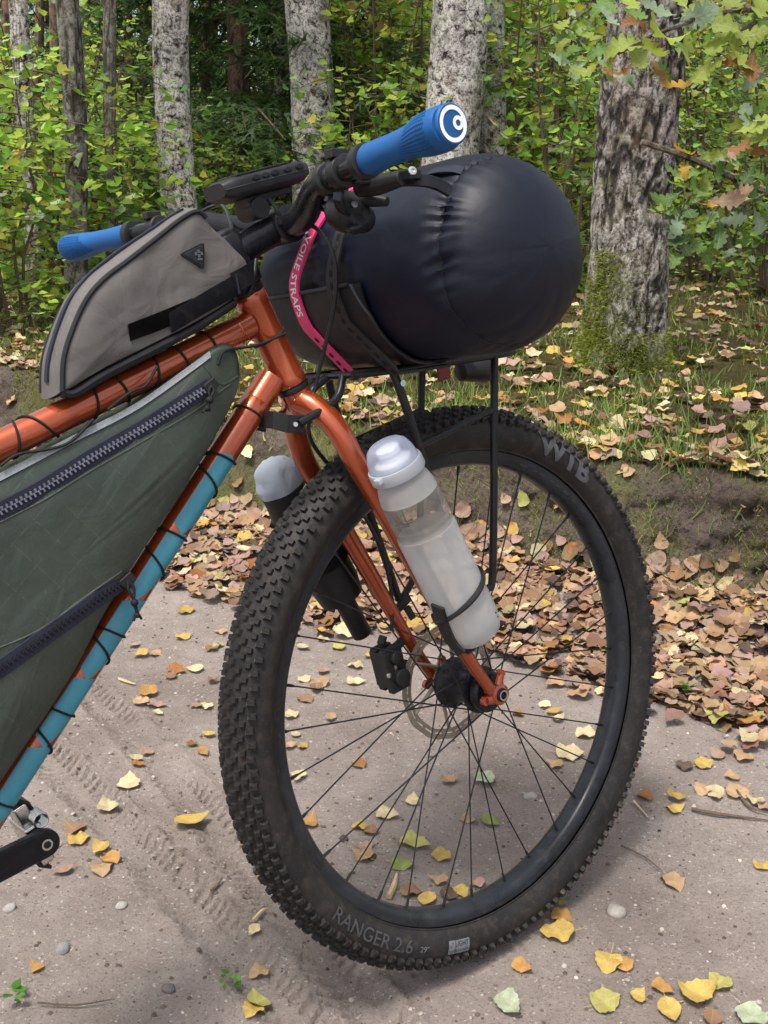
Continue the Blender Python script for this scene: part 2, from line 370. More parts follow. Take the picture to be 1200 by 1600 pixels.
on_sidewall('lettering', '', aL[0]-2.2, .3350, .01, M['letter_dark'], inward=True, lift=.0017, poly=([(-.0025, -.003, 0), (-.0012, -.0034, 0), (.0022, .0028, 0), (-.0004, .0024, 0), (.0012, .0006, 0)], [(0, 1, 4), (1, 2, 4), (2, 3, 4)]))
# faint printed bars on the rim's near flank
rp = MB()
for dg_, w_ in ((66, 2.6), (61.5, 1.4), (58.5, 2.2), (54.5, 1.2), (51.8, 1.2), (48.5, 2.4), (44.8, 1.0), (40, 1.3)):
    a = radians(dg_); rp.add([WC+np.array([r*cos(a+da), y, r*sin(a+da)]) for r, da, y in ((.3015, -radians(w_)/2, -.0153), (.3065, -radians(w_)/2-.012, -.0182), (.3065, radians(w_)/2-.012, -.0182), (.3015, radians(w_)/2, -.0153))], [(0, 1, 2, 3)])
rp.build('rim_print', M['rim_print'], wheel, sharp=None)

# ---- frame
frame = empty('frame', bike)
def ax_pt(z): return np.array([-.213885-.36356/.93157*(z-.794233), 0, z])     # steering axis
U = np.array([-.36356, 0, .93157])
HT0, HT1 = ax_pt(.806), ax_pt(.912)
MB().lathe([(0, .0185), (.001, .0192), (.010, .0192), (.012, .0183), (.100, .0183), (.102, .0192), (.1135, .0192), (.1145, .0185)], HT0, U, 32).build('head_tube', M['orange'], frame, sharp=50)
TT0, TT1 = at(390, 508, 0), at(0, 697, 0); TT1 = TT0+(TT1-TT0)*1.95
MB().tube([TT0, TT1], .0157, 24).build('top_tube', M['orange'], frame)
DT0, DT1 = at(424, 592, 0), np.array([-.735, 0, .333])
MB().tube([DT0, DT0+(DT1-DT0)*.09, DT1], [.0175, .0166, .0166], 24).build('down_tube', M['orange'], frame)
def weld(P0, d, rad, name='weld_bead'):
    w = MB(); u1 = np.cross(d, (0, 1., 0)); u1 /= np.linalg.norm(u1); w.tube([P0+d*.0002*sin(k*1.9)+(rad-.0002)*(cos(2*pi*k/60)*u1+sin(2*pi*k/60)*np.array((0, 1., 0))) for k in range(61)], [.0012+.0001*(k % 2) for k in range(61)], 6); w.build(name, M['orange'], frame)
weld(TT0+(TT1-TT0)/np.linalg.norm(TT1-TT0)*.0195, (TT1-TT0)/np.linalg.norm(TT1-TT0), .0157)
ddir = (DT1-DT0)/np.linalg.norm(DT1-DT0); DL = np.linalg.norm(DT1-DT0)
dcol = MB(); dcol.tube([DT0+ddir*.033, DT0+ddir*.036, DT0+ddir*.058, DT0+ddir*.061], [.0166, .0178, .0172, .0166], 24); dcol.build('weld_sleeve', M['orange'], frame)
BB = np.array([-.735, 0, .325]); ST1 = BB+np.array([-sin(radians(17)), 0, cos(radians(17))])*.48
MB().tube([BB, ST1], .0145, 16).build('seat_tube', M['orange'], frame)
MB().tube([BB+np.array([0, -.037, 0]), BB+np.array([0, .037, 0])], .021, 24).build('bottom_bracket', M['orange'], frame)
RW = np.array([-1.165, 0, 0])
for s in (-1, 1):
    MB().tube([BB+np.array([-.02, s*.03, 0]), BB+np.array([-.1, s*.05, .01]), RW+WC+np.array([0, s*.06, 0])], .010, 10, sm=4).build('chain_stay', M['orange'], frame)
    MB().tube([ST1+np.array([.02, s*.012, -.08]), ST1+np.array([-.1, s*.04, -.17]), RW+WC+np.array([0, s*.06, 0])], .008, 10, sm=4).build('seat_stay', M['orange'], frame)
# teal panels wrapped round the near flank of the down tube
tnear = np.array([0, -1., 0]); tdn = np.cross(ddir, tnear); tdn = tdn if tdn[2] < 0 else -tdn
def dt_patch(poly, r=.01685):
    """poly in (distance along tube, angle in deg: 0 = near side, + = underside); strips between two edge curves"""
    top, bot = poly; V = []; n, k = 22, 14
    for i in range(n+1):
        t = i/n
        ta, aa = np.interp(t, np.linspace(0, 1, len(top)), [p[0] for p in top]), np.interp(t, np.linspace(0, 1, len(top)), [p[1] for p in top])
        tb, ab = np.interp(t, np.linspace(0, 1, len(bot)), [p[0] for p in bot]), np.interp(t, np.linspace(0, 1, len(bot)), [p[1] for p in bot])
        for j in range(k+1):
            u = j/k; s_ = ta+(tb-ta)*u; an = radians(aa+(ab-aa)*u); V.append(DT0+ddir*s_+r*(cos(an)*tnear+sin(an)*tdn))
    return V, [(i*(k+1)+j, i*(k+1)+j+1, (i+1)*(k+1)+j+1, (i+1)*(k+1)+j) for i in range(n) for j in range(k)]
for top, bot in (([(.112, -38), (.205, -40)], [(.106, 10), (.112, 48), (.190, 50), (.212, 10)]),
                 ([(.217, -42), (.292, -40)], [(.206, 50), (.270, 44), (.300, -5)]),
                 ([(.304, -42), (.384, -38)], [(.288, 50), (.366, 50), (.392, 5)]),
                 ([(.396, -38), (.462, -42)], [(.384, 50), (.440, 46), (.470, 10)]),
                 ([(.476, -40), (.556, -38)], [(.462, 50), (.536, 50), (.564, 0)]),
                 ([(.572, -42), (.640, -38)], [(.556, 50), (.640, 48)])):
    V, F = dt_patch((top, bot)); MB().add(V, F).build('paint_panel', M['teal'], frame)
MB().lathe([(-.0075, .0186), (-.004, .0192), (-.001, .0186)], HT0, U, 32).build('lower_headset', M['black_plastic'], frame)
MB().lathe([(0, .0186), (.002, .0192), (.008, .0188), (.010, .016), (.055, .0155)], HT1+U*.0013, U, 32).build('upper_headset', M['black_plastic'], frame)

# ---- fork
fork = empty('fork', bike)
crown = ax_pt(.7955)
bl = [np.array(p) for p in ((-.213, -.004, .787), (-.205, -.022, .777), (-.193, -.042, .752), (-.1805, -.0515, .715), (-.163, -.0535, .678), (-.105, -.055, .561), (-.046, -.0565, .443), (-.012, -.0575, .386))]
br = [.0150, .0145, .0140, .0135, .0128, .0112, .0088, .0078]
blade = MB().tube(bl, br, 18, sm=6)
blade.build('fork_blade', M['orange'], fork); blade.mir().build('fork_blade', M['orange'], fork)
MB().tube([ax_pt(.7985), ax_pt(.790), ax_pt(.768)], [.0187, .0178, .0140], 24).build('fork_crown', M['orange'], fork)
def dropout():
    m = MB(); A = np.array([0, -.0600, .3755])
    m.lathe([(-.0065, .0125), (-.0055, .0138), (.004, .0138), (.005, .0130)], A, (0, 1, 0), 28)
    m.tube([A+np.array([-.014, .0022, .012]), A+np.array([-.006, .0022, .004])], .0082, 12)
    m.tube([A+np.array([-.004, .002, -.004]), A+np.array([-.021, .002, -.003])], [.0085, .0062], 10); m.lathe([(-.003, .0062), (.003, .0062)], A+np.array([-.022, .002, -.003]), (0, 1, 0), 12)
    m.tube([A+np.array([.002, .002, .008]), A+np.array([.009, .002, .024])], [.0065, .0050], 10); m.lathe([(-.0035, .0052), (.0035, .0052)], A+np.array([.0095, .002, .025]), (0, 1, 0), 12)
    return m
dr = dropout(); dr.build('dropout', M['orange'], fork); dr.mir().build('dropout', M['orange'], fork)
MB().lathe([(-.003, .0040), (-.0052, .0052), (-.0052, .0078), (-.0035, .0092), (.120, .0092)], (0, -.0640, .3755), (0, 1, 0), 24).build('axle', M['satin'], fork)
MB().lathe([(0, .0068), (-.0012, .0068), (-.0012, .0052), (0, .0052)], (0, -.0695, .3755), (0, 1, 0), 24, closed=True).build('axle_ring', M['steel'], fork)
# bracket on the back of the crown, with its bolt
cb = MB(); q0 = at(455, 668, -.025); cz = q0[2]; cx = q0[0]
cb.ribbon([(cx+.012, -.034, cz+.002), (cx-.012, -.036, cz+.006), (cx-.024, -.028, cz+.012), (cx-.028, 0, cz+.014), (cx-.024, .028, cz+.012), (cx+.004, .034, cz+.004)], (0, 0, 1), .020, .003)
cb.build('crown_bracket', M['black_plastic'], fork, bevel=.0008)
bt = MB(); bt.lathe([(0, .0042), (.004, .0042), (.0042, .0062), (.009, .0062), (.0095, .0032), (.019, .0032), (.020, .0026)], (cx+.002, -.020, cz+.002), (-.25, -1, .1), 14); bt.build('crown_bolt', M['steel'], fork)

# ---- handlebar group
hb = empty('handlebar', bike)
barh = [(-.205, 0, .985), (-.2065, -.035, .9855), (-.219, -.075, .993), (-.240, -.125, 1.0075), (-.252, -.17, 1.0098), (-.2686, -.25, 1.0108), (-.289, -.386, 1.0133)]
bar = [np.array((x, -y, z)) for x, y, z in barh[:0:-1]]+[np.array(p) for p in barh]
brad = [.0111, .0111, .0113, .0128, .0152, .0159]
MB().tube(bar, brad+[.0159]+brad[::-1], 18, sm=6).build('bar', M['satin'], hb)
st0 = ax_pt(.955); st1 = np.array([-.205, 0, .985])
stm = MB(); stm.tube([st0-np.array([.004, 0, .002]), st0+(st1-st0)*.5, st1], [.0185, .0165, .0180], 20); stm.lathe([(-.022, .0195), (-.021, .0212), (.021, .0212), (.022, .0195)], st1, (0, 1, 0), 26)
stm.lathe([(-.024, .0185), (-.022, .0195), (.020, .0195), (.023, .0175)], st0, U, 26); stm.lathe([(0, .017), (.003, .0165), (.005, .010)], st0+U*.023, U, 24)
stm.build('stem', M['satin'], hb, sharp=35)
fb = MB()
for s in (-1, 1):
    for k in (-1, 1): fb.lathe([(0, .004), (.004, .004)], st1+np.array([.019, s*.015, k*.013]), (1, 0, .2), 10)
fb.build('stem_bolts', M['steel'], hb)
def grip(s):
    m = MB(); nA, nL = 28, 26; a0, a1 = np.array(barh[5]), np.array(barh[6]); a1 = a1+(a1-a0)*.012; V = []
    for i in range(nL+1):
        t = i/nL; c = a0+(a1-a0)*t; r = .0150-.0012*math.sin(pi*min(1, t/.75))+.0018*max(0, t-.55)/.45
        wing = .0075*math.exp(-((t-.86)/.22)**2); edge = 1 if .02 < t < .985 else .9
        for k in range(nA):
            a = 2*pi*k/nA; ca, sa = cos(a), sin(a)
            rr = (r+wing*max(0, -ca)**2*1.1+wing*.45*max(0, -sa)**2)*edge
            V.append((c[0]+rr*ca, -s*c[1] if s < 0 else c[1], c[2]+rr*sa))
    if s < 0: V = [(x, abs(y), z) for x, y, z in V]
    F = [(i*nA+k, i*nA+(k+1) % nA, (i+1)*nA+(k+1) % nA, (i+1)*nA+k) for i in range(nL) for k in range(nA)]+[tuple(range(nA)), tuple(nL*nA+k for k in range(nA))]
    g = m.add(V, F).build('grip', M['blue'], hb, sharp=50)
    # textured pad: rows of small raised ribs on the palm side
    pd = MB(); 
    for i in range(22):
        for k in range(11):
            t = .50+.43*(i+.5*(k % 2))/21.5; c = a0+(a1-a0)*t; a = pi+radians(-50+80*k/10)+radians(18); w = 0
            if t < .50+.18*((10-k)/10): continue
            r = .0150-.0012*math.sin(pi*min(1, t/.75))+.0018*max(0, t-.55)/.45+.0075*math.exp(-((t-.86)/.22)**2)*(1.1*max(0, -cos(a))**2+.45*max(0, -sin(a))**2)
            nz = np.array([cos(a), 0, sin(a)]); p = np.array([c[0]+r*nz[0], c[1] if s > 0 else -c[1], c[2]+r*nz[2]])
            pd.box(p-nz*.0001, (.0015, .0019, .0011), ax=np.cross((0, 1, 0), nz), ay=(0, 1, 0))
    tag(pd.build('grip_texture', M['blue'], g, sharp=None), kind='stuff')
    e = a1 if s > 0 else a1*np.array([1, -1, 1])
    cap = MB().lathe([(0, .0172), (.002, .0170), (.003, .0160), (.0032, .001)], e, (0, -s, 0), 30).build('grip_end_cap', M['blue'], g)
    lg = MB(); yy = e[1]-s*.0036; k = 40; V = []
    def annulus(cx_, cz_, ri, ro, a_0=0, a_1=2*pi, taper=False):
        n_ = 36; V = []
        for i in range(n_+1):
            a = a_0+(a_1-a_0)*i/n_; q = ri+(ro-ri)*(.35*(i/n_) if taper else 0)
            V += [(e[0]+cx_+q*cos(a), yy, e[2]+cz_+q*sin(a)), (e[0]+cx_+ro*cos(a), yy, e[2]+cz_+ro*sin(a))]
        lg.add(V, [(2*i, 2*i+1, 2*i+3, 2*i+2) for i in range(n_)])
    annulus(0, 0, .0112, .0148); annulus(.0054, .0008, .0026, .0058, 0, 2*pi)
    lg.add([(e[0]+x, yy-s*.0001, e[2]+z) for x, z in ((.0062, .0062), (.0098, .0056), (.0118, .0010), (.0106, -.0036), (.0092, .0008))], [(0, 1, 2, 3, 4)])
    lg.build('logo_ring', M['white'], g, sharp=None, recalc=False)
    return g
grip(1); grip(-1)
for s in (1, -1):
    a0 = np.array(barh[5])*np.array([1, s, 1]); dv = (np.array(barh[6])-np.array(barh[5]))*np.array([1, s, 1]); dv /= np.linalg.norm(dv)
    MB().lathe([(0, .0155), (.001, .0168), (.010, .0168), (.011, .0150)], a0-dv*.0115, dv, 26).build('grip_collar', M['black_plastic'], hb)
    # lever clamp, reservoir and blade
    lv = MB(); c = np.array((-.2570, -s*-.195*-1, 1.0102)); c[1] = -.195*s
    lv.lathe([(-.008, .0150), (-.007, .0168), (.007, .0168), (.008, .0150)], c, dv, 24)
    lv.box(c+np.array([-.006, 0, .0165]), (.020, .013, .009)); lv.box(c+np.array([.016, -s*.006, -.006]), (.026, .018, .016))
    lv.tube([c+np.array([.026, s*.012, -.014]), c+np.array([.030, -s*.012, -.015]), c+np.array([.036, -s*.045, -.014])], [.0090, .0100, .0075], 14, sm=3)
    lv.build('brake_lever_body', M['black_plastic'], hb, bevel=.0015)
    bl_ = MB(); bl_.ribbon(catmull([c+np.array([.034, -s*.030, -.014]), c+np.array([.046, -s*.046, -.016]), c+np.array([.058, -s*.056, -.019]), c+np.array([.070, -s*.060, -.024]), c+np.array([.080, -s*.062, -.030])], 5), (0, .15, 1), .012, .005)
    bl_.box(c+np.array([.043, -s*.046, -.012]), (.016, .020, .009)); bl_.build('brake_lever', M['satin'], hb, bevel=.001)
    MB().lathe([(0, .0042), (.002, .0042), (.0022, .002), (.001, .0018)], c+np.array([.038, -s*.0575, -.010]), (-.3, -s, .3), 14).build('lever_bolt', M['steel'], hb)
    sh = MB(); cs = np.array((-.232, -.160*s, .977))
    sh.lathe([(-.006, .0145), (-.005, .0162), (.005, .0162), (.006, .0145)], np.array((-.249, -.158*s, 1.0095)), dv, 22)
    sh.box(np.array((-.238, -.158*s, .991)), (.018, .014, .022))
    sh.ball(cs, (.0245, .019, .021), 18); sh.ball(cs+np.array([.014, -s*.006, -.008]), (.015, .014, .015), 14); sh.lathe([(-.009, .0165), (-.007, .0190), (.006, .0190), (.009, .0150)], cs+np.array([.002, -s*.008, -.004]), (.25, -s, .35), 24)
    sh.tube([cs+np.array([.006, -s*.004, .012]), cs+np.array([.018, -s*.020, .008]), cs+np.array([.026, -s*.036, .004])], [.0065, .0068, .0050], 12, sm=3)
    sh.build('shifter_body', M['black_plastic'], hb, bevel=.001)
    pa = MB(); pa.ribbon([cs+np.array([-.012, -s*.014, -.004]), cs+np.array([-.022, -s*.021, .000]), cs+np.array([-.028, -s*.025, .008]), cs+np.array([-.026, -s*.026, .016])], (0, 1, .3), .014, .004)
    pa.ribbon([cs+np.array([-.004, -s*.012, -.014]), cs+np.array([-.012, -s*.022, -.019]), cs+np.array([-.014, -s*.034, -.020])], (1, 0, .3), .013, .004)
    pa.build('shift_paddle', M['satin'], hb, bevel=.0015)
    MB().lathe([(0, .0034), (.0015, .0034), (.0016, .001)], cs+np.array([-.004, -s*.0195, .004]), (-.2, -s, .2), 12).build('shifter_bolt', M['steel'], hb)

# hoses and cables
cab = lambda pts, r=.0025, sm=8: MB().tube(pts, r, 10, sm=sm)
cab([atx(432, 350, -.215), atx(462, 346, -.208), atx(493, 356, -.202), atx(517, 388, -.196), atx(525, 430, -.193), atx(521, 485, -.193), atx(508, 540, -.194), atx(496, 590, -.196), at(486, 640, -.012), at(487, 690, .0), at(540, 760, .034), at(592, 850, .046), at(612, 930, .050), at(612, 985, .048)]).build('brake_hose', M['rubber'], hb)
cab([at(520, 353, -.13), at(512, 332, -.11), at(494, 326, -.09), at(470, 338, -.05), at(440, 372, .01), at(412, 392, .05)]).build('shift_cable', M['rubber'], hb)
cab([at(528, 318, -.14), at(505, 318, -.11), at(478, 326, -.08), at(452, 345, -.04), at(425, 375, .02)]).build('shift_cable', M['rubber'], hb)
cab([at(400, 405, -.018), at(397, 432, -.022), at(393, 450, -.022), at(386, 462, -.018)], .0024).build('shift_cable', M['rubber'], hb)
cab([(-.245, .20, 1.0), (-.215, .19, 1.02), (-.200, .15, 1.03), (-.215, .10, 1.02), (-.24, .05, .985), (-.262, .03, .94)]).build('brake_hose', M['rubber'], hb)

# ---- front rack
rack = empty('front_rack', bike); RZ = .8085
for s in (-1, 1):
    y = .072*s
    MB().tube([(-.1195, y*.9, RZ), (-.112, y*.97, .775), (-.095, y, .705), (-.068, y, .598), (-.042, y, .497)], .0053, 12, sm=4).build('rack_leg', M['black_paint'], rack)
    MB().tube([(.0435, y*.95, RZ), (.036, y*.98, .77), (.0015, y, .545), (-.012, y, .520), (-.036, y, .496)], .0050, 12, sm=4).build('rack_leg', M['black_paint'], rack)
    MB().tube([(-.098, y, .716), (.031, y*.99, .7425)], .0045, 10).build('rack_strut', M['black_paint'], rack)
    MB().tube([(-.175, y*.86, RZ+.001), (-.12, y*.9, RZ), (.045, y*.95, RZ), (.085, y*.80, RZ+.002), (.092, 0, RZ+.002)], .0050, 10, sm=5).build('rack_rail', M['black_paint'], rack)
    ey = MB(); ey.box((-.040, y*.93, .491), (.012, .005, .026), ax=(.45, 0, -.9)); ey.lathe([(-.006, .0042), (.006, .0042)], (-.041, y, .496), (0, 1, 0), 12); ey.box((-.034, y*.86, .477), (.020, .004, .010), ax=(.45, 0, -.9)); ey.build('rack_eyelet', M['black_plastic'], rack, bevel=.0008)
    MB().lathe([(-.003, .0035), (.003, .0035)], (-.041, y*1.08, .496), (0, 1, 0), 10).build('rack_bolt', M['steel'], rack)
    MB().lathe([(-.002, .0040), (.002, .0040)], (-.113, y*.90-s*-.008, .792), (0, 1, 0), 10).build('rack_bolt', M['steel'], rack)
for x in (-.165, -.115, -.06, .0, .045): MB().tube([(x, -.066, RZ), (x, .066, RZ)], .0042, 8).build('rack_crossbar', M['black_paint'], rack)
MB().tube([(-.165, 0, RZ), (-.19, 0, .795), (-.197, 0, .772)], [.005, .005, .0048], 10, sm=4).build('rack_stay', M['black_paint'], rack)
for s in (-1, 1): MB().tube([(-.165, .030*s, RZ), (-.185, .036*s, .782), (cx+.004, .036*s, cz+.004)], .0048, 10, sm=4).build('rack_stay', M['black_paint'], rack)
# lamp slung under the far side of the rack
lp = MB(); L0 = at(738, 578, .045); lp.lathe([(-.026, .008), (-.022, .013), (.0, .0165), (.018, .020), (.022, .0195)], L0, (1, 0, 0), 22); lp.box(L0+np.array([-.012, 0, .018]), (.014, .01, .016)); lp.build('front_lamp', M['black_plastic'], rack)
MB().lathe([(0, .0175), (.003, .016), (.005, .008)], L0+np.array([.0215, 0, 0]), (1, 0, 0), 20).build('lamp_lens', pmat('lamp_lens', (.5, .5, .5), .1), rack)
MB().plate([(-.012, -.016), (.010, -.013), (.009, .016), (-.014, .016)], .003, o=at(694, 577, .045), ax=(1, 0, 0), ay=(0, 0, 1)).build('red_reflector', pmat('red_reflector', (.16, .018, .015), .3), rack, bevel=.001)

# ---- bottle cages on the blades
def cage(s):
    c = empty('bottle_cage', bike); y = -.073*s
    pl = MB(); a, b_ = np.array((-.134, y, .628)), np.array((-.076, y, .505)); pl.ribbon([a, b_], (0, 1, 0), .016, .004); pl.build('cage_spine', M['black_plastic'], c, bevel=.001)
    for t in (.2, .75): q = a+(b_-a)*t; MB().tube([q+np.array([0, .012*s, 0]), q-np.array([0, .003*s, 0])], .004, 10).build('cage_bolt', M['steel'], c)
    return c
cg = cage(1)
BA, BT = np.array((-.0705, -.110, .4800)), np.array((-.1790, -.110, .7335)); BAX = (BT-BA)/np.linalg.norm(BT-BA); BPX = np.cross(BAX, (0, 1., 0)); BPX /= np.linalg.norm(BPX)
if BPX[0] < 0: BPX = -BPX
BNY = np.array((0, -1., 0))
def on_bottle(t, deg, r): a = radians(deg); return BA+BAX*t+r*(cos(a)*BPX+sin(a)*BNY)      # deg: 0 = forward flank, 90 = towards the lens
arm = [on_bottle(t, d_, .0382) for d_, t in ((-28, .074), (0, .076), (30, .076), (65, .073), (100, .068), (135, .061), (165, .054), (190, .049), (230, .046))]
cm = MB(); cp = catmull(arm, 5); cm.tube(cp, [.0033+.0004*sin(i*.4) for i in range(len(cp))], 8); cm.build('cage_arm', M['black_plastic'], cg)
cm2 = MB(); cm2.ribbon(catmull([on_bottle(t, d_, .0378) for d_, t in ((168, .075), (176, .050), (178, .022), (165, .004))], 5), list(map(tuple, [BNY]*16)), .020, .004); cm2.build('cage_side', M['black_plastic'], cg, bevel=.001)
ft = MB()
for i in range(7):
    a = radians(-80+160*i/6)
ft.plate([(-.028, -.006), (.030, -.006), (.033, .006), (-.028, .006)], .0035, o=BA-BAX*.003+BNY*.004, ax=BPX, ay=BNY); ft.plate([(.016, -.016), (.036, -.016), (.036, .016), (.016, .016)], .003, o=BA-BAX*.0035, ax=BPX, ay=BNY)
ft.build('cage_foot', M['black_plastic'], cg, bevel=.0008)
for k in range(4): MB().lathe([(0, .0022), (.0006, .0022)], BA+BPX*(.004+.009*k)+BNY*.0103-BAX*.003, BNY, 8).build('cage_slot', M['steel'] if False else M['letter_light'], cg)
cgf = cage(-1)

# ---- brake caliper
cal = MB(); q = at(612, 1043, .048)
ad = np.array((.15, 0, -1.)); ad /= np.linalg.norm(ad)
cal.box(q+np.array([0, -.006, 0]), (.062, .012, .030), ax=ad); cal.box(q+np.array([0, .014, 0]), (.060, .014, .028), ax=ad); cal.box(q+np.array([-.010, .004, .0]), (.050, .034, .012), ax=ad)
cal.lathe([(-.010, .010), (-.009, .0125), (.0, .0125), (.001, .010)], q+np.array([.004, -.010, -.012]), (0, 1, 0), 20); cal.lathe([(-.010, .007), (-.009, .0095), (.0, .0095)], q+np.array([-.002, -.010, .016]), (0, 1, 0), 16)
cal.tube([q+np.array([-.012, .002, .034]), q+np.array([-.006, .002, .045])], .006, 10); cal.tube([q+np.array([.012, .008, .020]), q+np.array([.040, .012, .030])], .0065, 10); cal.tube([q+np.array([.014, .008, -.016]), q+np.array([.036, .012, -.004])], .006, 10)
cal.build('brake_caliper', M['black_plastic'], bike, bevel=.002)
MB().lathe([(0, .0034), (.002, .0034), (.0022, .0018)], q+np.array([-.016, -.0125, -.004]), (0, -1, 0), 10).build('caliper_bolt', M['steel'], bike)
MB().box(q+np.array([-.003, -.0125, .002]), (.004, .001, .022), ax=(1, 0, 0)).build('caliper_clip', M['steel'], bike)

# ---- crank and pedal on the far side
pe = at(70, 1317, .070); pb = at(0, 1352, .070); cdir = (pb-pe)/np.linalg.norm(pb-pe)
ce = pe+cdir*.175
arm_o = []
up_ = np.cross(cdir, (0, 1., 0))
for k in range(13): a = pi/2*(-1)+pi*k/12; arm_o.append((-.0145*cos(a), .0145*sin(a)))
arm_o = [(-.0155*cos(a), .0155*sin(a)) for a in np.linspace(-pi/2, pi/2, 13)][::-1]
poly = arm_o+[(.06, -.0165), (.175, -.021), (.195, -.012), (.195, .012), (.175, .021), (.06, .0165)]
cr_ = MB().plate(poly, .012, o=pe, ax=cdir, ay=up_); cr_.build('crank_arm', M['satin'], bike, bevel=.0025, seg=3)
MB().lathe([(0, .0062), (.0012, .0062), (.0012, .0042), (0, .0042)], pe-np.array([0, .0065, 0]), (0, -1, 0), 20, closed=True).build('pedal_axle_ring', M['steel'], bike)
MB().lathe([(0, .0041), (.0006, .0041)], pe-np.array([0, .0066, 0]), (0, -1, 0), 6).build('pedal_axle_socket', M['letter_dark'], bike)
MB().tube([ce, ce+np.array([0, -.06, 0])], .013, 16).build('crank_spindle', M['satin'], bike)
pdl = empty('pedal', bike); pc = pe+np.array([0, .045, 0])
MB().tube([pe+np.array([0, .004, 0]), pe+np.array([0, .085, 0])], [.009, .007], 14).build('pedal_spindle', M['satin'], pdl)
pu = np.array((-.28, 0, .96)); pf = np.array((.96, 0, .28))
b1 = MB(); b1.box(pc, (.030, .052, .020), ax=pu); b1.box(pc+pu*.026, (.026, .034, .016), ax=pu); b1.box(pc-pu*.026, (.026, .034, .016), ax=pu); b1.build('pedal_body', M['steel'], pdl, bevel=.003)
b2 = MB(); b2.ribbon([pc+pu*.012+pf*.012, pc+pu*.036+pf*.010, pc+pu*.046+pf*.002, pc+pu*.044-pf*.012], (0, 1, 0), .030, .004); b2.ribbon([pc-pu*.012-pf*.012, pc-pu*.036-pf*.010, pc-pu*.046], (0, 1, 0), .030, .004); b2.build('pedal_jaw', M['black_plastic'], pdl, bevel=.001)
b3 = MB()
for k in range(-3, 4): b3.tube([pc+pf*.010+np.array([0, k*.004-.018, 0])+pu*.018+np.array([.008*cos(a), 0, .008*sin(a)]) for a in np.linspace(0, 2*pi, 12)], .0014, 6, cap=False)
b3.build('pedal_spring', M['steel'], pdl)

# ---- rear wheel (outside the picture on the left; carries the bike)
rw = empty('rear_wheel', bike); build_tyre(rw, RW); build_rim(rw, RW)
MB().lathe([(-.06, .012), (-.03, .03), (-.025, .015), (.025, .015), (.03, .03), (.06, .012)], WC+RW, (0, 1, 0), 24).build('hub', M['satin'], rw)

# ================================================================== BAGS AND LUGGAGE
def fabric(name, col, rough=.75, weave=1400, wrink=.3, spec=.35, dust=.08, var=.12):
    m, nt, b = newmat(name); tc = N(nt, 'TexCoord').outputs['Object']
    n1 = noise(nt, tc, 9, 6, .6); c = ramp(nt, [(.3, tuple(q*(1-var) for q in col)), (.7, tuple(q*(1+var) for q in col))], n1.outputs[0]).outputs[0]
    n2 = noise(nt, tc, 120, 6, .7); k = ramp(nt, [(.58, (0, 0, 0)), (.85, (dust,)*3)], n2.outputs[0]); c = mixc(nt, k.outputs[0], c, (.26, .23, .2))
    nt.links.new(c, b.inputs['Base Color']); b.inputs['Roughness'].default_value = rough; b.inputs['Specular IOR Level'].default_value = spec
    w1 = noise(nt, tc, weave, 2); w2 = noise(nt, tc, 15, 5, .5, 1.2)
    p = bump(nt, b, w1.outputs[0], .25, .0004); bump(nt, b, w2.outputs[0], wrink, .008, p); return m
M['grey_fabric'] = fabric('grey_canvas', (.092, .085, .081), .6, wrink=.6)
M['piping'] = pmat('black_piping', (.012, .012, .014), .5, bmp=.3, bs=1200)
M['velcro'] = pmat('black_webbing', (.007, .007, .009), .85, spec=.12, var=.4, vs=300, bmp=.8, bs=1500, bd=.001, dust=.12)
M['velcro_loop'] = pmat('black_loop_tape', (.003, .003, .0035), .95, spec=.05, var=.4, vs=400, bmp=1, bs=2200, bd=.0015)
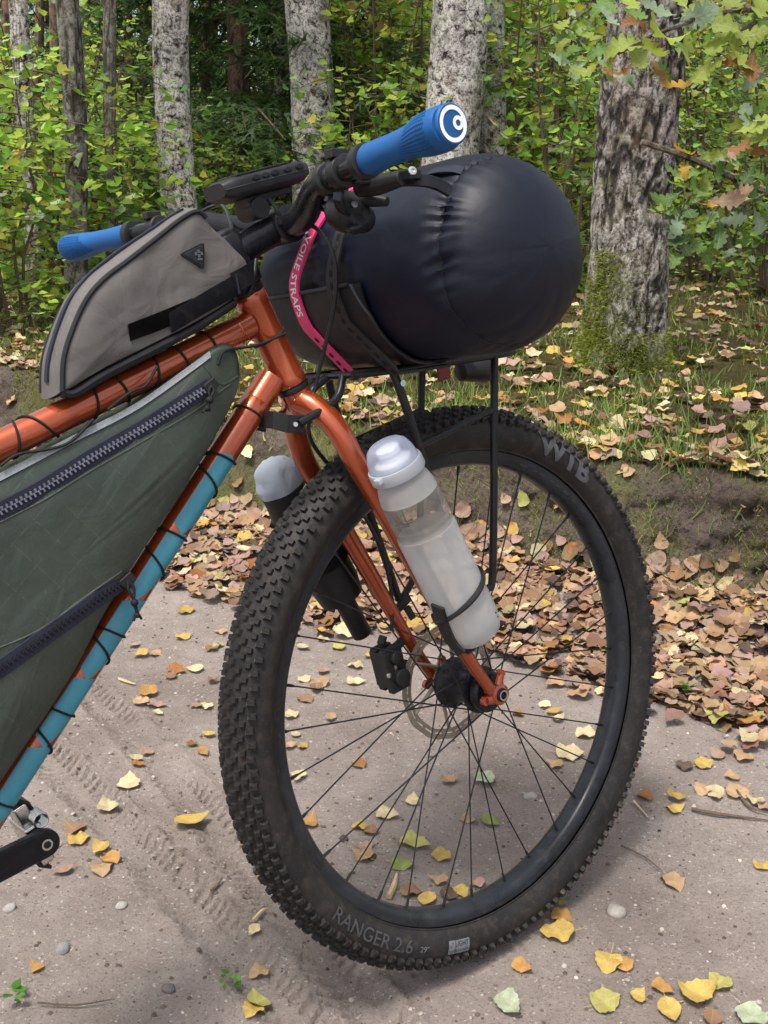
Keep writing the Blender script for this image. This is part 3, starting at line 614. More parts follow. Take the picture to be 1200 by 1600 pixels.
def xpac():
    m, nt, b = newmat('olive_sailcloth'); tc = N(nt, 'TexCoord').outputs['Object']
    n1 = noise(nt, tc, 7, 6, .6); c = ramp(nt, [(.3, (.022, .030, .023)), (.7, (.035, .045, .034))], n1.outputs[0]).outputs[0]
    sx = N(nt, 'SeparateXYZ'); nt.links.new(tc, sx.inputs[0])
    def lines(ax, az, per, wid):
        a = N(nt, 'Math', operation='MULTIPLY'); nt.links.new(sx.outputs[0], a.inputs[0]); a.inputs[1].default_value = ax/per
        d = N(nt, 'Math', operation='MULTIPLY_ADD'); nt.links.new(sx.outputs[2], d.inputs[0]); d.inputs[1].default_value = az/per; nt.links.new(a.outputs[0], d.inputs[2])
        f = N(nt, 'Math', operation='PINGPONG'); nt.links.new(d.outputs[0], f.inputs[0]); f.inputs[1].default_value = .5
        l = N(nt, 'Math', operation='LESS_THAN'); nt.links.new(f.outputs[0], l.inputs[0]); l.inputs[1].default_value = wid; return l.outputs[0]
    l1 = lines(.80, .60, .031, .010); l2 = lines(-.62, .78, .031, .010); l3 = lines(.10, .995, .016, .008)
    mx = N(nt, 'Math', operation='MAXIMUM'); nt.links.new(l1, mx.inputs[0]); nt.links.new(l2, mx.inputs[1])
    brk = noise(nt, tc, 260, 2); k = ramp(nt, [(.42, (0, 0, 0)), (.6, (.17, .17, .17))], brk.outputs[0]); mm = N(nt, 'Math', operation='MULTIPLY'); nt.links.new(mx.outputs[0], mm.inputs[0]); nt.links.new(k.outputs[0], mm.inputs[1])
    c = mixc(nt, mm.outputs[0], c, (.20, .24, .18)); n2 = noise(nt, tc, 150, 6, .7); k2 = ramp(nt, [(.66, (0, 0, 0)), (.8, (.25, .25, .25))], n2.outputs[0]); c = mixc(nt, k2.outputs[0], c, (.22, .2, .16))
    nt.links.new(c, b.inputs['Base Color']); b.inputs['Roughness'].default_value = .42; b.inputs['Specular IOR Level'].default_value = .45
    p = bump(nt, b, mx.outputs[0], .25, .0006); p = bump(nt, b, noise(nt, tc, 1500, 2).outputs[0], .15, .0004, p); bump(nt, b, noise(nt, tc, 22, 5, .55, .8).outputs[0], .45, .005, p); return m
M['xpac'] = xpac()
M['mesh_grey'] = pmat('grey_edge_binding', (.22, .235, .25), .7, var=.3, vs=700, bmp=.8, bs=1300, bd=.001)
M['zip_tape'] = pmat('zip_tape', (.016, .018, .030), .75, bmp=.4, bs=1600)
M['zip_teeth'] = pmat('zip_teeth_grey', (.12, .125, .165), .35, var=.2)
M['zip_black'] = pmat('zip_teeth_black', (.012, .012, .016), .4)

class Pillow:
    """padded bag: outline (x, z) in the bike's side plane, half width w, domed sides"""
    def __init__(s, outline, w, dome, edge=.006, seed=1, wr=.0012, n=150):
        P = np.array([p for p in catmull([np.array(p) for p in outline]+[np.array(outline[0])], 8)][:-1])
        L = np.r_[0, np.cumsum(np.linalg.norm(np.diff(np.vstack([P, P[:1]]), axis=0), axis=1))]; t = np.linspace(0, L[-1], n, endpoint=False); PP = np.vstack([P, P[:1]])
        s.o = np.stack([np.interp(t, L, PP[:, 0]), np.interp(t, L, PP[:, 1])], 1); s.c = s.o.mean(0); s.w, s.d, s.e, s.seed, s.wr, s.n = w, dome, edge, seed, wr, n
        v = s.o-s.c; a = np.arctan2(v[:, 1], v[:, 0]); k = np.argsort(a); s.pa = np.r_[a[k]-2*pi, a[k], a[k]+2*pi]; r = np.linalg.norm(v, axis=1)[k]; s.pr = np.r_[r, r, r]
    def y(s, x, z):
        dx, dz = x-s.c[0], z-s.c[1]; f = np.clip(np.hypot(dx, dz)/np.interp(np.arctan2(dz, dx), s.pa, s.pr), 0, 1)
        return -(s.w+s.d*(1-f**3)+s.wr*fbm(xyz(x*26, z*26, s.seed), 3, s.seed)*(1-f**6)*2)
    def hit(s, p):
        q = at(p[0], p[1], -(s.w+s.d*.6))
        for _ in range(4): q = at(p[0], p[1], float(s.y(q[0], q[2])))
        return q
    def build(s, name, mat, parent):
        fs = [1.0, .985, .96, .92, .86, .78, .68, .57, .45, .33, .2, .08]; V = []; rows = []
        for side in (1, -1):
            rr = []
            for f in fs:
                q = s.c+(s.o-s.c)*f
                if f == 1.0: q = s.c+(s.o-s.c)*.992; yy = np.full(s.n, -(s.w-.003))
                else: yy = s.y(q[:, 0], q[:, 1])
                rr.append(np.stack([q[:, 0], side*yy, q[:, 1]], 1))
            rows.append(rr)
        outer = []
        nrm = s.o-s.c; nrm = nrm/np.linalg.norm(nrm, axis=1)[:, None]
        for yy in np.linspace(-(s.w-.003), s.w-.003, 9)[1:-1]:
            q = s.o+nrm*(s.e*(1-(yy/s.w)**2)+.0012*fbm(xyz(s.o[:, 0]*40, s.o[:, 1]*40, yy*30), 2, s.seed)[:, None]); outer.append(np.stack([q[:, 0], np.full(s.n, yy), q[:, 1]], 1))
        R = rows[0][::-1]+outer+rows[1]; n = s.n; V = np.concatenate(R); m = len(R)
        F = [(i*n+k, i*n+(k+1) % n, (i+1)*n+(k+1) % n, (i+1)*n+k) for i in range(m-1) for k in range(n)]+[tuple(range(n)), tuple((m-1)*n+k for k in range(n))]
        return MB().add(V, F).build(name, mat, parent, sharp=60)
    def patch(s, px, off, thick, name, mat, parent, n=18, k=5):
        """strip lying on the near side between two pixel polylines (top, bottom)"""
        T, B = ([np.array(q) for q in catmull([np.array((*p, 0.)) for p in side], 6)] for side in px)
        tl = lambda P, t: np.array([np.interp(t, np.linspace(0, 1, len(P)), [p[i] for p in P]) for i in (0, 1)])
        V = []; 
        for lay in (0, 1):
            for i in range(n+1):
                for j in range(k+1):
                    a, b = tl(T, i/n), tl(B, i/n); p = a+(b-a)*j/k; q = s.hit(p); V.append((q[0], s.y(q[0], q[2])-off-(0 if lay else thick), q[2]))
        K = k+1; NN = (n+1)*K; F = []
        for i in range(n):
            for j in range(k):
                a = i*K+j; F += [(a, a+1, a+K+1, a+K), (NN+a, NN+a+K, NN+a+K+1, NN+a+1)]
        for i in range(n): F += [(i*K, i*K+K, NN+i*K+K, NN+i*K), (i*K+k, NN+i*K+k, NN+i*K+K+k, i*K+K+k)]
        for j in range(k): F += [(j, NN+j, NN+j+1, j+1), (n*K+j, n*K+j+1, NN+n*K+j+1, NN+n*K+j)]
        return MB().add([tuple(map(float, v)) for v in V], F).build(name, mat, parent, sharp=50)
    def line(s, px, off=0.0, step=6):
        return [np.array((q[0], float(s.y(q[0], q[2]))-off, q[2])) for q in (s.hit(p) for p in catmull([np.array((*p, 0.)) for p in px], step))]
def px_outline(pts, y): return [(q[0], q[2]) for q in (at(*p, y) for p in pts)]

# ---- top tube bag
TW = .0265
tb = Pillow(px_outline([(97, 612), (99, 562), (112, 517), (134, 469), (162, 436), (200, 407), (245, 372), (282, 343), (306, 331), (320, 338), (331, 358), (360, 384), (386, 410), (384, 440), (371, 462), (312, 500), (237, 538), (162, 576), (112, 606)], -TW), TW, .006, edge=.010, seed=4, wr=.0030)
tbag = empty('top_tube_bag', base=tuple(at(240, 560, 0)))
tag(tbag, 'grey canvas bag with black piping strapped on top of the orange top tube', 'bag')
tb.build('shell', M['grey_fabric'], tbag)
n = tb.n
for s in (-1, 1):
    k0 = np.argmin(np.abs(tb.o-np.array(px_outline([(325, 345)], -TW)[0])).sum(1)); k1 = np.argmin(np.abs(tb.o-np.array(px_outline([(100, 612)], -TW)[0])).sum(1))
    idx = list(range(k1, n))+list(range(0, n)); seq = []
    i = k1
    while i != k0: seq.append(i); i = (i+1) % n
    if len(seq) > n*.62:
        seq = []; i = k0
        while i != k1: seq.append(i); i = (i+1) % n
    MB().tube([(tb.o[i][0], s*(TW+.0005), tb.o[i][1]) for i in seq], .0028, 8).build('piping', M['piping'], tbag)
    bot = [i for i in range(n) if i not in seq]
# bottom binding and hidden base panel
bp = [at(p[0], p[1], -TW) for p in ((99, 612), (118, 612), (165, 583), (240, 545), (314, 506), (368, 470))]
for s in (-1, 1): MB().tube([(q[0], s*(TW-.002), q[2]-.001) for q in bp], .0042, 8, sm=4).build('base_binding', M['piping'], tbag)
MB().ribbon([(q[0]+.003, 0, q[2]-.004) for q in bp[1:]], (0, 1, 0), .044, .004).build('base_panel', M['piping'], tbag)
# zip along the gusset and rear panel seam
zr = [tb.o[i]+(tb.o[i]-tb.c)/np.linalg.norm(tb.o[i]-tb.c)*.0102 for i in range(n)]
top_idx = [i for i in range(n) if tb.o[i][1] > .845+.55*(tb.o[i][0]+.50) and tb.o[i][0] < -.335]
top_idx = sorted(top_idx, key=lambda i: math.atan2(tb.o[i][1]-tb.c[1], tb.o[i][0]-tb.c[0]), reverse=True)
ti = sorted(top_idx, key=lambda i: tb.o[i][0]); 
MB().ribbon([(zr[i][0], -.006, zr[i][1]) for i in ti], (0, 1, 0), .0075, .002).build('zip', M['zip_tape'], tbag, sharp=None)
tb.patch((((199, 507), (250, 487), (300, 466)), ((203, 533), (252, 515), (302, 492))), .0006, .0012, 'loop_tape', M['velcro_loop'], tbag)
tb.patch((((262, 490), (320, 455), (372, 425)), ((266, 521), (322, 488), (378, 458))), .0024, .0016, 'strap', M['velcro'], tbag)
hv = [at(366, 442, -TW-.009), at(384, 432, -.031), at(396, 424, -.022), at(402, 420, -.010), at(402, 420, .008), at(390, 424, .024), at(370, 438, .03)]
MB().ribbon(catmull(hv, 5), [np.array((-.25, 0, .95))]*31, .0215, .002).build('strap', M['velcro'], tbag, sharp=None)
MB().ribbon([at(368, 427, -TW-.0102), at(374, 459, -TW-.0102)], (0, -1, 0), .0025, .0016).build('strap_stitching', M['zip_tape'], tbag)
# moulded triangle badge
def tri_on(pts, off, th, name, mat, parent, ins=0.0):
    q = [at(p[0], p[1], -TW-.005) for p in pts]; c = sum(q)/3; y0 = float(tb.y(c[0], c[2]))-off
    m = MB(); pl = [((p[0]-c[0])*(1-ins), (p[2]-c[2])*(1-ins)) for p in q]; out = []
    for i in range(3):
        a, b, d = np.array(pl[i-1]), np.array(pl[i]), np.array(pl[(i+1) % 3]); out += [tuple(b+(a-b)*.12), tuple(b+(a-b)*.03+(d-b)*.03), tuple(b+(d-b)*.12)]
    m.plate(out, th, o=(c[0], y0, c[2])); return m.build(name, mat, parent, bevel=.0006), c, y0
T3 = ((279, 397), (318, 378), (318, 422))
bd, c3, y3 = tri_on(T3, .001, .003, 'badge', M['black_plastic'], tbag)
tri_on(T3, .0025, .0016, 'badge_field', pmat('badge_field', (.02, .02, .024), .3), bd, ins=.22)
bg_ = MB()
for dx, dz in ((-.002, .0012), (.0015, .0035), (.0015, -.0012), (.0048, .0012)): bg_.box((c3[0]+dx+.001, y3-.0030, c3[2]+dz), (.0026, .0010, .0034))
bg_.box((c3[0]+.0030, y3-.0030, c3[2]-.0046), (.006, .001, .002)); bg_.build('badge_mark', pmat('badge_mark', (.09, .09, .10), .35), bd, bevel=.0003)

# ---- frame bag
FW = .026
fo = [(-60, 775), (0, 746), (107, 690), (213, 635), (300, 573), (342, 540), (368, 540), (376, 560), (376, 600), (352, 655), (300, 745), (213, 878), (163, 960), (110, 1060), (0, 1225), (-70, 1320), (-130, 1330), (-150, 1050), (-140, 830)]
fbp = Pillow(px_outline(fo, -FW), FW, .013, edge=.002, seed=9, wr=.0018, n=170)
fbag = empty('frame_bag', base=(-.5, 0, .64))
tag(fbag, 'olive green frame bag with grey zip laced inside the orange frame', 'bag')
fbp.build('shell', M['xpac'], fbag)
fbp.patch((((-40, 758), (0, 739), (107, 684), (213, 629), (300, 568), (326, 549)), ((-38, 770), (0, 751), (107, 695), (213, 640), (300, 579), (328, 558))), .0010, .0012, 'edge_binding', M['mesh_grey'], fbag, n=40, k=2)
def zipper(pts, wt, wz, tm, nm):
    L = fbp.line(pts, .0); T = []
    tang = [L[min(i+1, len(L)-1)]-L[max(i-1, 0)] for i in range(len(L))]
    side = [np.cross(t/np.linalg.norm(t), (0, -1., 0)) for t in tang]
    MB().ribbon([p-np.array([0, .0012, 0]) for p in L], side, wt, .0016).build(nm+'_tape', M['zip_tape'], fbag, sharp=None)
    for s in (-1, 1): MB().tube([p+sd*s*wt*.52-np.array([0, .0010, 0]) for p, sd in zip(L, side)], .0011, 6).build('seam_edge', M['zip_tape'], fbag)
    D = np.r_[0, np.cumsum([np.linalg.norm(L[i+1]-L[i]) for i in range(len(L)-1)])]; m = MB(); k = 0
    for d in np.arange(.002, D[-1]-.004, .0026):
        p = np.array([np.interp(d, D, [q[i] for q in L]) for i in range(3)]); sd = np.array([np.interp(d, D, [q[i] for q in side]) for i in range(3)]); t = np.cross((0, -1., 0), sd)
        s = 1 if k % 2 else -1; k += 1; m.box(p+sd*s*wz*.28-np.array([0, .0030, 0]), (wz*.62, .0026, .0019), ax=sd+t*.15*s, ay=(0, 1, 0))
    tag(m.build(nm+'_teeth', tm, fbag, sharp=None), kind='stuff'); return L, side
ZL, zs = zipper([(-40, 818), (0, 798), (67, 762), (140, 716), (217, 672), (267, 641), (326, 603)], .0150, .0062, M['zip_teeth'], 'zip')
ZL2, zs2 = zipper([(-60, 1080), (0, 1044), (67, 996), (118, 960), (160, 930), (196, 906)], .0150, .0055, M['zip_black'], 'zip')
def puller(p, drop, nm='zip_puller'):
    p = np.array(p); m = MB(); m.box(p-np.array([0, .004, 0]), (.016, .005, .011), ax=(.9, 0, .5), ay=(0, 1, 0)); o = m.build(nm, M['black_plastic'], fbag, bevel=.001)
    d = np.array(drop); c = MB()
    c.tube([p-np.array([0, .006, 0]), p+d*.25+np.array([-.003, -.0085, 0]), p+d*.6+np.array([.001, -.009, 0]), p+d*.95+np.array([0, -.008, 0])], .0016, 8, sm=4); c.tube([p-np.array([0, .007, 0]), p+d*.25+np.array([.003, -.0090, 0]), p+d*.6+np.array([-.001, -.0095, 0]), p+d*.95+np.array([.001, -.009, 0])], .0016, 8, sm=4)
    c.ball(p+d*.62+np.array([0, -.009, 0]), .0042, 10); c.ball(p+d*.98+np.array([0, -.008, 0]), .0034, 10); c.tube([p+d*.98+np.array([-.002, -.008, 0]), p+d*1.12+np.array([-.005, -.008, 0])], .0014, 6); c.tube([p+d*.98+np.array([.002, -.008, 0]), p+d*1.12+np.array([.004, -.008, 0])], .0014, 6)
    c.build('pull_cord', M['cord'], o)
puller(ZL[-1], at(333, 626, -.035)-at(341, 590, -.035)); puller(ZL2[-1], at(212, 960, -.035)-at(199, 905, -.035))
# stitched seam welts on the panel
for pts in (((-20, 826), (67, 782), (140, 737), (217, 693), (300, 645), (360, 600)), ((-20, 1020), (60, 985), (130, 935), (190, 893)), ((318, 572), (345, 600), (372, 588))):
    MB().tube(fbp.line(pts, -.0004), .0013, 6).build('seam', M['xpac'], fbag)
# lacing: cord wound round the top tube and the down tube
def wrap(a0, a1, tube_r, tilt, start, end, r=.0017, ext=None):
    """one turn of cord round a tube; start/end angle in deg from the near side"""
lace = MB(); ttd = (TT1-TT0)/np.linalg.norm(TT1-TT0)
def hoop(P0, dr_, rad, d_, slant, m, a0=-200, a1=160, r=.00135):
    u1 = np.array((0, -1., 0)); u2 = np.cross(dr_, u1); pts = []
    for k in range(25):
        a = radians(a0+(a1-a0)*k/24); t = k/24-.5; pts.append(P0+dr_*(d_+slant*t)+(rad+r*.8)*(cos(a)*u1+sin(a)*u2))
    m.tube(pts, r, 6)
def along(P0, dr_, p): q = at(*p, -.016); return (q-P0)@dr_
for p, sl in (((332, 526), .010), ((286, 548), .016), ((243, 575), -.034), ((192, 595), .016), ((148, 622), -.030), ((72, 655), .050), ((26, 685), -.030), ((-30, 712), .02)):
    lace = MB(); hoop(TT0, ttd, .0157, along(TT0, ttd, p), sl, lace); lace.build('lacing_cord', M['cord'], fbag)
for p, sl in (((395, 640), .010), ((350, 710), .020), ((324, 750), -.040), ((265, 825), .016), ((240, 880), -.042), ((176, 985), .018), ((160, 1018), -.04), ((95, 1110), .016), ((70, 1160), -.04), ((4, 1255), .016)):
    l2 = MB(); hoop(DT0, ddir, .0170, along(DT0, ddir, p), sl, l2); l2.build('lacing_cord', M['cord'], fbag)
for pts in (((0, 728), (28, 710), (75, 702), (110, 690), (146, 655)), ((168, 640), (205, 612), (228, 602), (246, 572)), ((340, 570), (352, 548), (400, 540), (446, 521))):
    MB().tube([at(p[0], p[1], -.030 if p[0] < 380 else -.0225) for p in pts], .0016, 6, sm=5).build('lacing_cord', M['cord'], fbag)
l3 = MB(); hoop(ax_pt(.862), U, .0184, 0, .012, l3); l3.build('lacing_cord', M['cord'], fbag)

# ---- dry bag across the front
DX, DZ, DR, DYM, DHL = -.0715, .9204, .1086, -.058, .2269
def drybag_mat():
    m, nt, b = newmat('black_coated_nylon'); tc = N(nt, 'TexCoord').outputs['Object']
    n1 = noise(nt, tc, 5, 5); c = ramp(nt, [(.3, (.0026, .0036, .0095)), (.7, (.0050, .0068, .0160))], n1.outputs[0]).outputs[0]
    n2 = noise(nt, tc, 300, 2); k = ramp(nt, [(.78, (0, 0, 0)), (.80, (.5, .5, .5))], n2.outputs[0]); c = mixc(nt, k.outputs[0], c, (.2, .18, .16))
    nt.links.new(c, b.inputs['Base Color']); b.inputs['Roughness'].default_value = .50; b.inputs['Specular IOR Level'].default_value = .27
    p = bump(nt, b, noise(nt, tc, 11, 4, .45, 1.4).outputs[0], .30, .008); bump(nt, b, noise(nt, tc, 1600, 2).outputs[0], .1, .0003, p); return m
M['drybag'] = drybag_mat()
YS = -.222                                             # sewn ring near the end
STR = [(.018, 'pink'), (-.058, 'black')]
def bag_r(t): return DR*max(0.0, 1-abs(t)**7.25)**(1/1.5)
def bag_radius(y, a):
    """vectorised surface radius with sag, pleats at the sewn ring and pinches at the straps"""
    t = (y-DYM)/DHL; r = DR*np.maximum(0, 1-np.abs(t)**7.25)**(1/1.5)
    pl = np.abs(np.sin(a*23+2.2*vn(xyz(a*4, y*12, 0), 3)))
    amp = .5+.5*vn(xyz(a*5, y*9, 4.0), 8)
    r = r-.0040*np.exp(-((y-YS)/.016)**2)*pl*amp*np.clip(1.25+np.cos(a-2.3), .1, 2)-.0012*np.exp(-((y-YS)/.0035)**2)
    for ys, _ in STR:
        r = r-.0055*np.exp(-((y-ys)/.022)**2); r = r-.0034*np.exp(-((np.abs(y-ys)-.022)/.016)**2)*np.abs(np.sin(a*15+3*vn(xyz(a*3, y*25, 1.), 5)))*amp
    r = r-.0035*np.exp(-((y+.005)/.05)**2)*np.abs(np.sin(a*11+4*vn(xyz(a*2.2, y*14, 2.), 6)))**2*amp
    r = r+.0046*fbm(xyz(np.cos(a)*1.9, np.sin(a)*1.9, y*9), 3, 12)-.0030*np.exp(-((y-YS+.028)/.03)**2)*np.clip(np.sin(a*9+y*95+2*vn(xyz(a*2, y*10, 7.), 9)), 0, 1)**3*np.clip(-np.sin(a), 0, 1)
    return r
nt_, na_ = 190, 200
tt = np.sin(np.linspace(-pi/2, pi/2, nt_)*.999); tt = np.sign(tt)*(np.abs(tt)*.55+.45*np.abs(np.linspace(-1, 1, nt_))); tt = np.clip(tt, -.9995, .9995)
A_, Y_ = np.meshgrid(np.linspace(0, 2*pi, na_, endpoint=False), DYM+DHL*tt); Rr = bag_radius(Y_, A_)
X_ = DX+Rr*np.cos(A_); Z_ = DZ+Rr*np.sin(A_); Z_ = np.where(Z_ < .8165, .8165+(Z_-.8165)*.12, Z_)
V = np.stack([X_, Y_, Z_], -1).reshape(-1, 3)
F = [(i*na_+k, i*na_+(k+1) % na_, (i+1)*na_+(k+1) % na_, (i+1)*na_+k) for i in range(nt_-1) for k in range(na_)]+[tuple(range(na_)), tuple((nt_-1)*na_+k for k in range(na_))]
dbag = empty('dry_bag', base=(DX, DYM, .815))
tag(dbag, 'large black dry bag rolled across the front rack', 'bag')
MB().add(V, F).build('shell', M['drybag'], dbag, sharp=80)
def on_bag(y, a, off=0.0):
    r = float(bag_radius(np.array(y), np.array(a)))+off; return np.array((DX+r*cos(a), y, max(DZ+r*sin(a), .8165)))
def smooth_bag(y, a, off=0.0):
    r = bag_r((y-DYM)/DHL)+off; return np.array((DX+r*cos(a), y, max(DZ+r*sin(a), .813)))
MB().tube([on_bag(YS, a, .0002) for a in np.linspace(0, 2*pi, 121)], .0007, 6).build('seam', M['piping'], dbag)
# webbing loop sewn on near the end
lp_ = [on_bag(YS+.001+.046*t, radians(121)+.06*sin(t*3), .0016+.003*sin(pi*t)) for t in np.linspace(0, 1, 12)]
MB().ribbon(lp_, [np.array((sin(radians(118))*-1, 0, cos(radians(118))))]*12, .013, .0016).build('webbing_loop', M['zip_tape'], dbag, bevel=.0006)
# cradle sheet under the bag, with piped edges
cr2 = MB(); na2, ny2 = 40, 26; V = []
def cradle_pt(a, y, off): return smooth_bag(y, a, off+.0035)
aa = np.linspace(radians(186), radians(318), na2); yy2 = np.linspace(-.105, .13, ny2)
for lay in (0, 1):
    for y in yy2:
        for a in aa: V.append(cradle_pt(a, y, -.002*lay))
F = []
for i in range(ny2-1):
    for j in range(na2-1):
        a = i*na2+j; F += [(a, a+1, a+na2+1, a+na2), (ny2*na2+a, ny2*na2+a+na2, ny2*na2+a+na2+1, ny2*na2+a+1)]
cr2.add(V, F).build('cradle', M['piping'], dbag, sharp=80)
MB().tube(catmull([cradle_pt(aa[k], -.105 if k > 6 else -.105+.016*(6-k)/6, .001) for k in range(0, na2, 3)]+[cradle_pt(aa[-1], -.105, .001)], 3), .0026, 8).build('cradle_piping', M['rubber'], dbag)
MB().tube([cradle_pt(aa[0], y, .001) for y in np.linspace(-.085, .13, 16)], .0026, 8).build('cradle_piping', M['rubber'], dbag)
MB().tube([cradle_pt(a, .13, .001) for a in aa], .0026, 8).build('cradle_piping', M['rubber'], dbag)
# straps round the bag, down to the rack
def pinkm(): return pmat('pink_strap_rubber', (.62, .045, .16), .5, var=.08, bmp=.1, dust=.08)
M['pink'] = pinkm(); M['strap_black'] = pmat('black_strap_rubber', (.022, .022, .024), .5, dust=.12, bmp=.1)
def strap(ys, ydn, w, mat, name, label, tilt):
    root = empty(name, base=(DX-DR, ys, .815)); tag(root, label, 'strap', 'rubber straps round the dry bag')
    A = np.linspace(radians(20), radians(208), 46); pts = [smooth_bag(ys-tilt*max(0, sin(a)), a, .0020+.004*min(1, max(0, a-radians(165))/.35)) for a in A]
    end = np.array((-.128, ydn, RZ-.004)); k0 = pts[-1]; pts += [k0+(end-k0)*t for t in np.linspace(.06, 1, 10)]
    pts += [end+np.array((.03, -.012, .001)), end+np.array((.06, -.02, .002))]
    front = [smooth_bag(ys-tilt*max(0, sin(a)), a, .0020) for a in np.linspace(radians(20), radians(-78), 24)]
    full = front[::-1]+pts[1:]
    MB().ribbon(full, (0, 1, 0), w, .0036).build('band', mat, root, bevel=.0006)
    S = np.r_[0, np.cumsum([np.linalg.norm(full[i+1]-full[i]) for i in range(len(full)-1)])]
    def spot(s, off=.0019):
        p = np.array([np.interp(s, S, [q[i] for q in full]) for i in range(3)]); p2 = np.array([np.interp(s+.002, S, [q[i] for q in full]) for i in range(3)]); t = (p2-p)/np.linalg.norm(p2-p)
        sd = np.array((0, 1., 0)); sd = sd-t*(sd@t); sd /= np.linalg.norm(sd); nn = np.cross(t, sd); nn = nn if nn@(p-np.array((DX, p[1], DZ))) > 0 else -nn; return p+nn*off, t, sd, nn
    return root, S, spot, len(front)
ps, Sp, spot, nf = strap(.018, .000, .0180, M['pink'], 'pink_strap', 'pink rubber strap with white lettering round the black dry bag', .050)
s_kink = Sp[nf+45]
hm = pmat('strap_hole', (.012, .008, .010), .7)
for k in range(7):
    p, t, sd, nn = spot(s_kink+.012+.0125*k); h = MB(); h.lathe([(0, .0030), (.0005, .0030)], p, nn, 10, ref=t, sc=(1.35, .85)); h.build('hole', hm, ps)
v, f = text_mesh('VOILE STRAPS', .0158, 0, .0002, 1.0); xs = [p[0] for p in v]; s_mid = s_kink-.070; V = []
for x, y, z in v:
    p, t, sd, nn = spot(s_mid+x*.98, .0022); V.append(p+sd*(-y))
MB().add(V, f).build('lettering', M['white'], ps, sharp=None, recalc=False)
bs_, Sb, spot, nf = strap(-.058, -.084, .0190, M['strap_black'], 'black_strap', 'black rubber strap with punched holes round the black dry bag', .022)
for k in range(15):
    p, t, sd, nn = spot(Sb[nf+45]-.118+.0135*k); h = MB(); h.lathe([(0, .0032), (.0005, .0032)], p, nn, 10, ref=t, sc=(1.35, .85)); h.build('hole', hm, bs_)

# ---- handheld navigation unit over the stem
gp = empty('bike_computer', base=(-.21, 0, 1.02)); tag(gp, 'black handheld navigation unit mounted above the stem', 'gps device')
g0, g1 = at(354, 296, -.027), at(486, 262, -.027); gd = (g1-g0); gl = np.linalg.norm(gd); gd /= gl; gu = np.cross(gd, (0, 1., 0)); gu = gu if gu[2] > 0 else -gu; gc = (g0+g1)/2+np.array((0, .027, 0))
gb = MB(); V = []; nl = 13
for i in range(nl+1):
    t = i/nl*2-1; e = (1-abs(t)**5)**.5; w = .0275*(.80+.20*e); hu, hd = .0115*(.75+.25*e), .0135*(.55+.45*e)
    for k in range(28):
        a = 2*pi*k/28; c_, s_ = cos(a), sin(a); sq = lambda q, p: math.copysign(abs(q)**p, q)
        V.append(gc+gd*t*gl/2+np.array((0, 1, 0))*w*sq(c_, .45)+gu*((hu if s_ > 0 else hd)*sq(s_, .5)))
gb.add(V, [(i*28+k, i*28+(k+1) % 28, (i+1)*28+(k+1) % 28, (i+1)*28+k) for i in range(nl) for k in range(28)]+[tuple(range(28)), tuple(nl*28+k for k in range(28))])
gb.build('housing', M['black_plastic'], gp, sharp=50)
MB().tube([gc+gd*gl*.5*t+np.array((0, -.0272, 0))*(.82+.18*(1-abs(t)**5)**.5)-gu*.0005 for t in np.linspace(-.97, .97, 20)], .0008, 6).build('housing_seam', M['letter_dark'], gp)
for t in (-.30, -.08, .14, .44, .74):
    MB().lathe([(0, .0042), (.0012, .0040), (.0018, .0028)], gc+gd*gl*.5*t+np.array((0, -.0268, 0))+gu*.0045, (0, -1, 0), 14, ref=gd, sc=(1.4, .8)).build('button', M['satin'], gp, sharp=30)
MB().box(gc+gu*.0122, (gl*.62, .042, .002), ax=gd, ay=(0, 1, 0)).build('screen', pmat('screen_glass', (.02, .022, .025), .12), gp, bevel=.0005)
for k in (-1, 1): MB().box(gc-gd*gl*.478+np.array((0, -.017+.003*k, 0)), (.003, .0035, .007), ax=gd, ay=(0, 1, 0)).build('lanyard_slot', M['letter_light'], gp, bevel=.0006)
mt = MB(); mt.box(gc-gu*.0165+gd*.004, (.062, .026, .007), ax=gd, ay=(0, 1, 0)); mt.box(gc-gu*.023-gd*.012, (.030, .032, .010), ax=gd, ay=(0, 1, 0)); mt.lathe([(-.018, .012), (.018, .012)], gc-gu*.027-gd*.016, (0, 1, 0), 18); mt.build('mount', M['black_plastic'], gp, bevel=.0012)
zt = MB(); zt.ribbon(catmull([gc-gu*.020-gd*.002+np.array((0, -.018, 0)), gc-gu*.038+gd*.001+np.array((0, -.0225, 0)), gc-gu*.062+gd*.004+np.array((0, -.016, 0))], 5), (1, 0, .3), .0042, .0016); zt.box(gc-gu*.046+gd*.001+np.array((0, -.0235, 0)), (.0075, .006, .009), ax=gd, ay=(0, 1, 0)); zt.build('cable_tie', M['black_plastic'], gp, bevel=.0005)

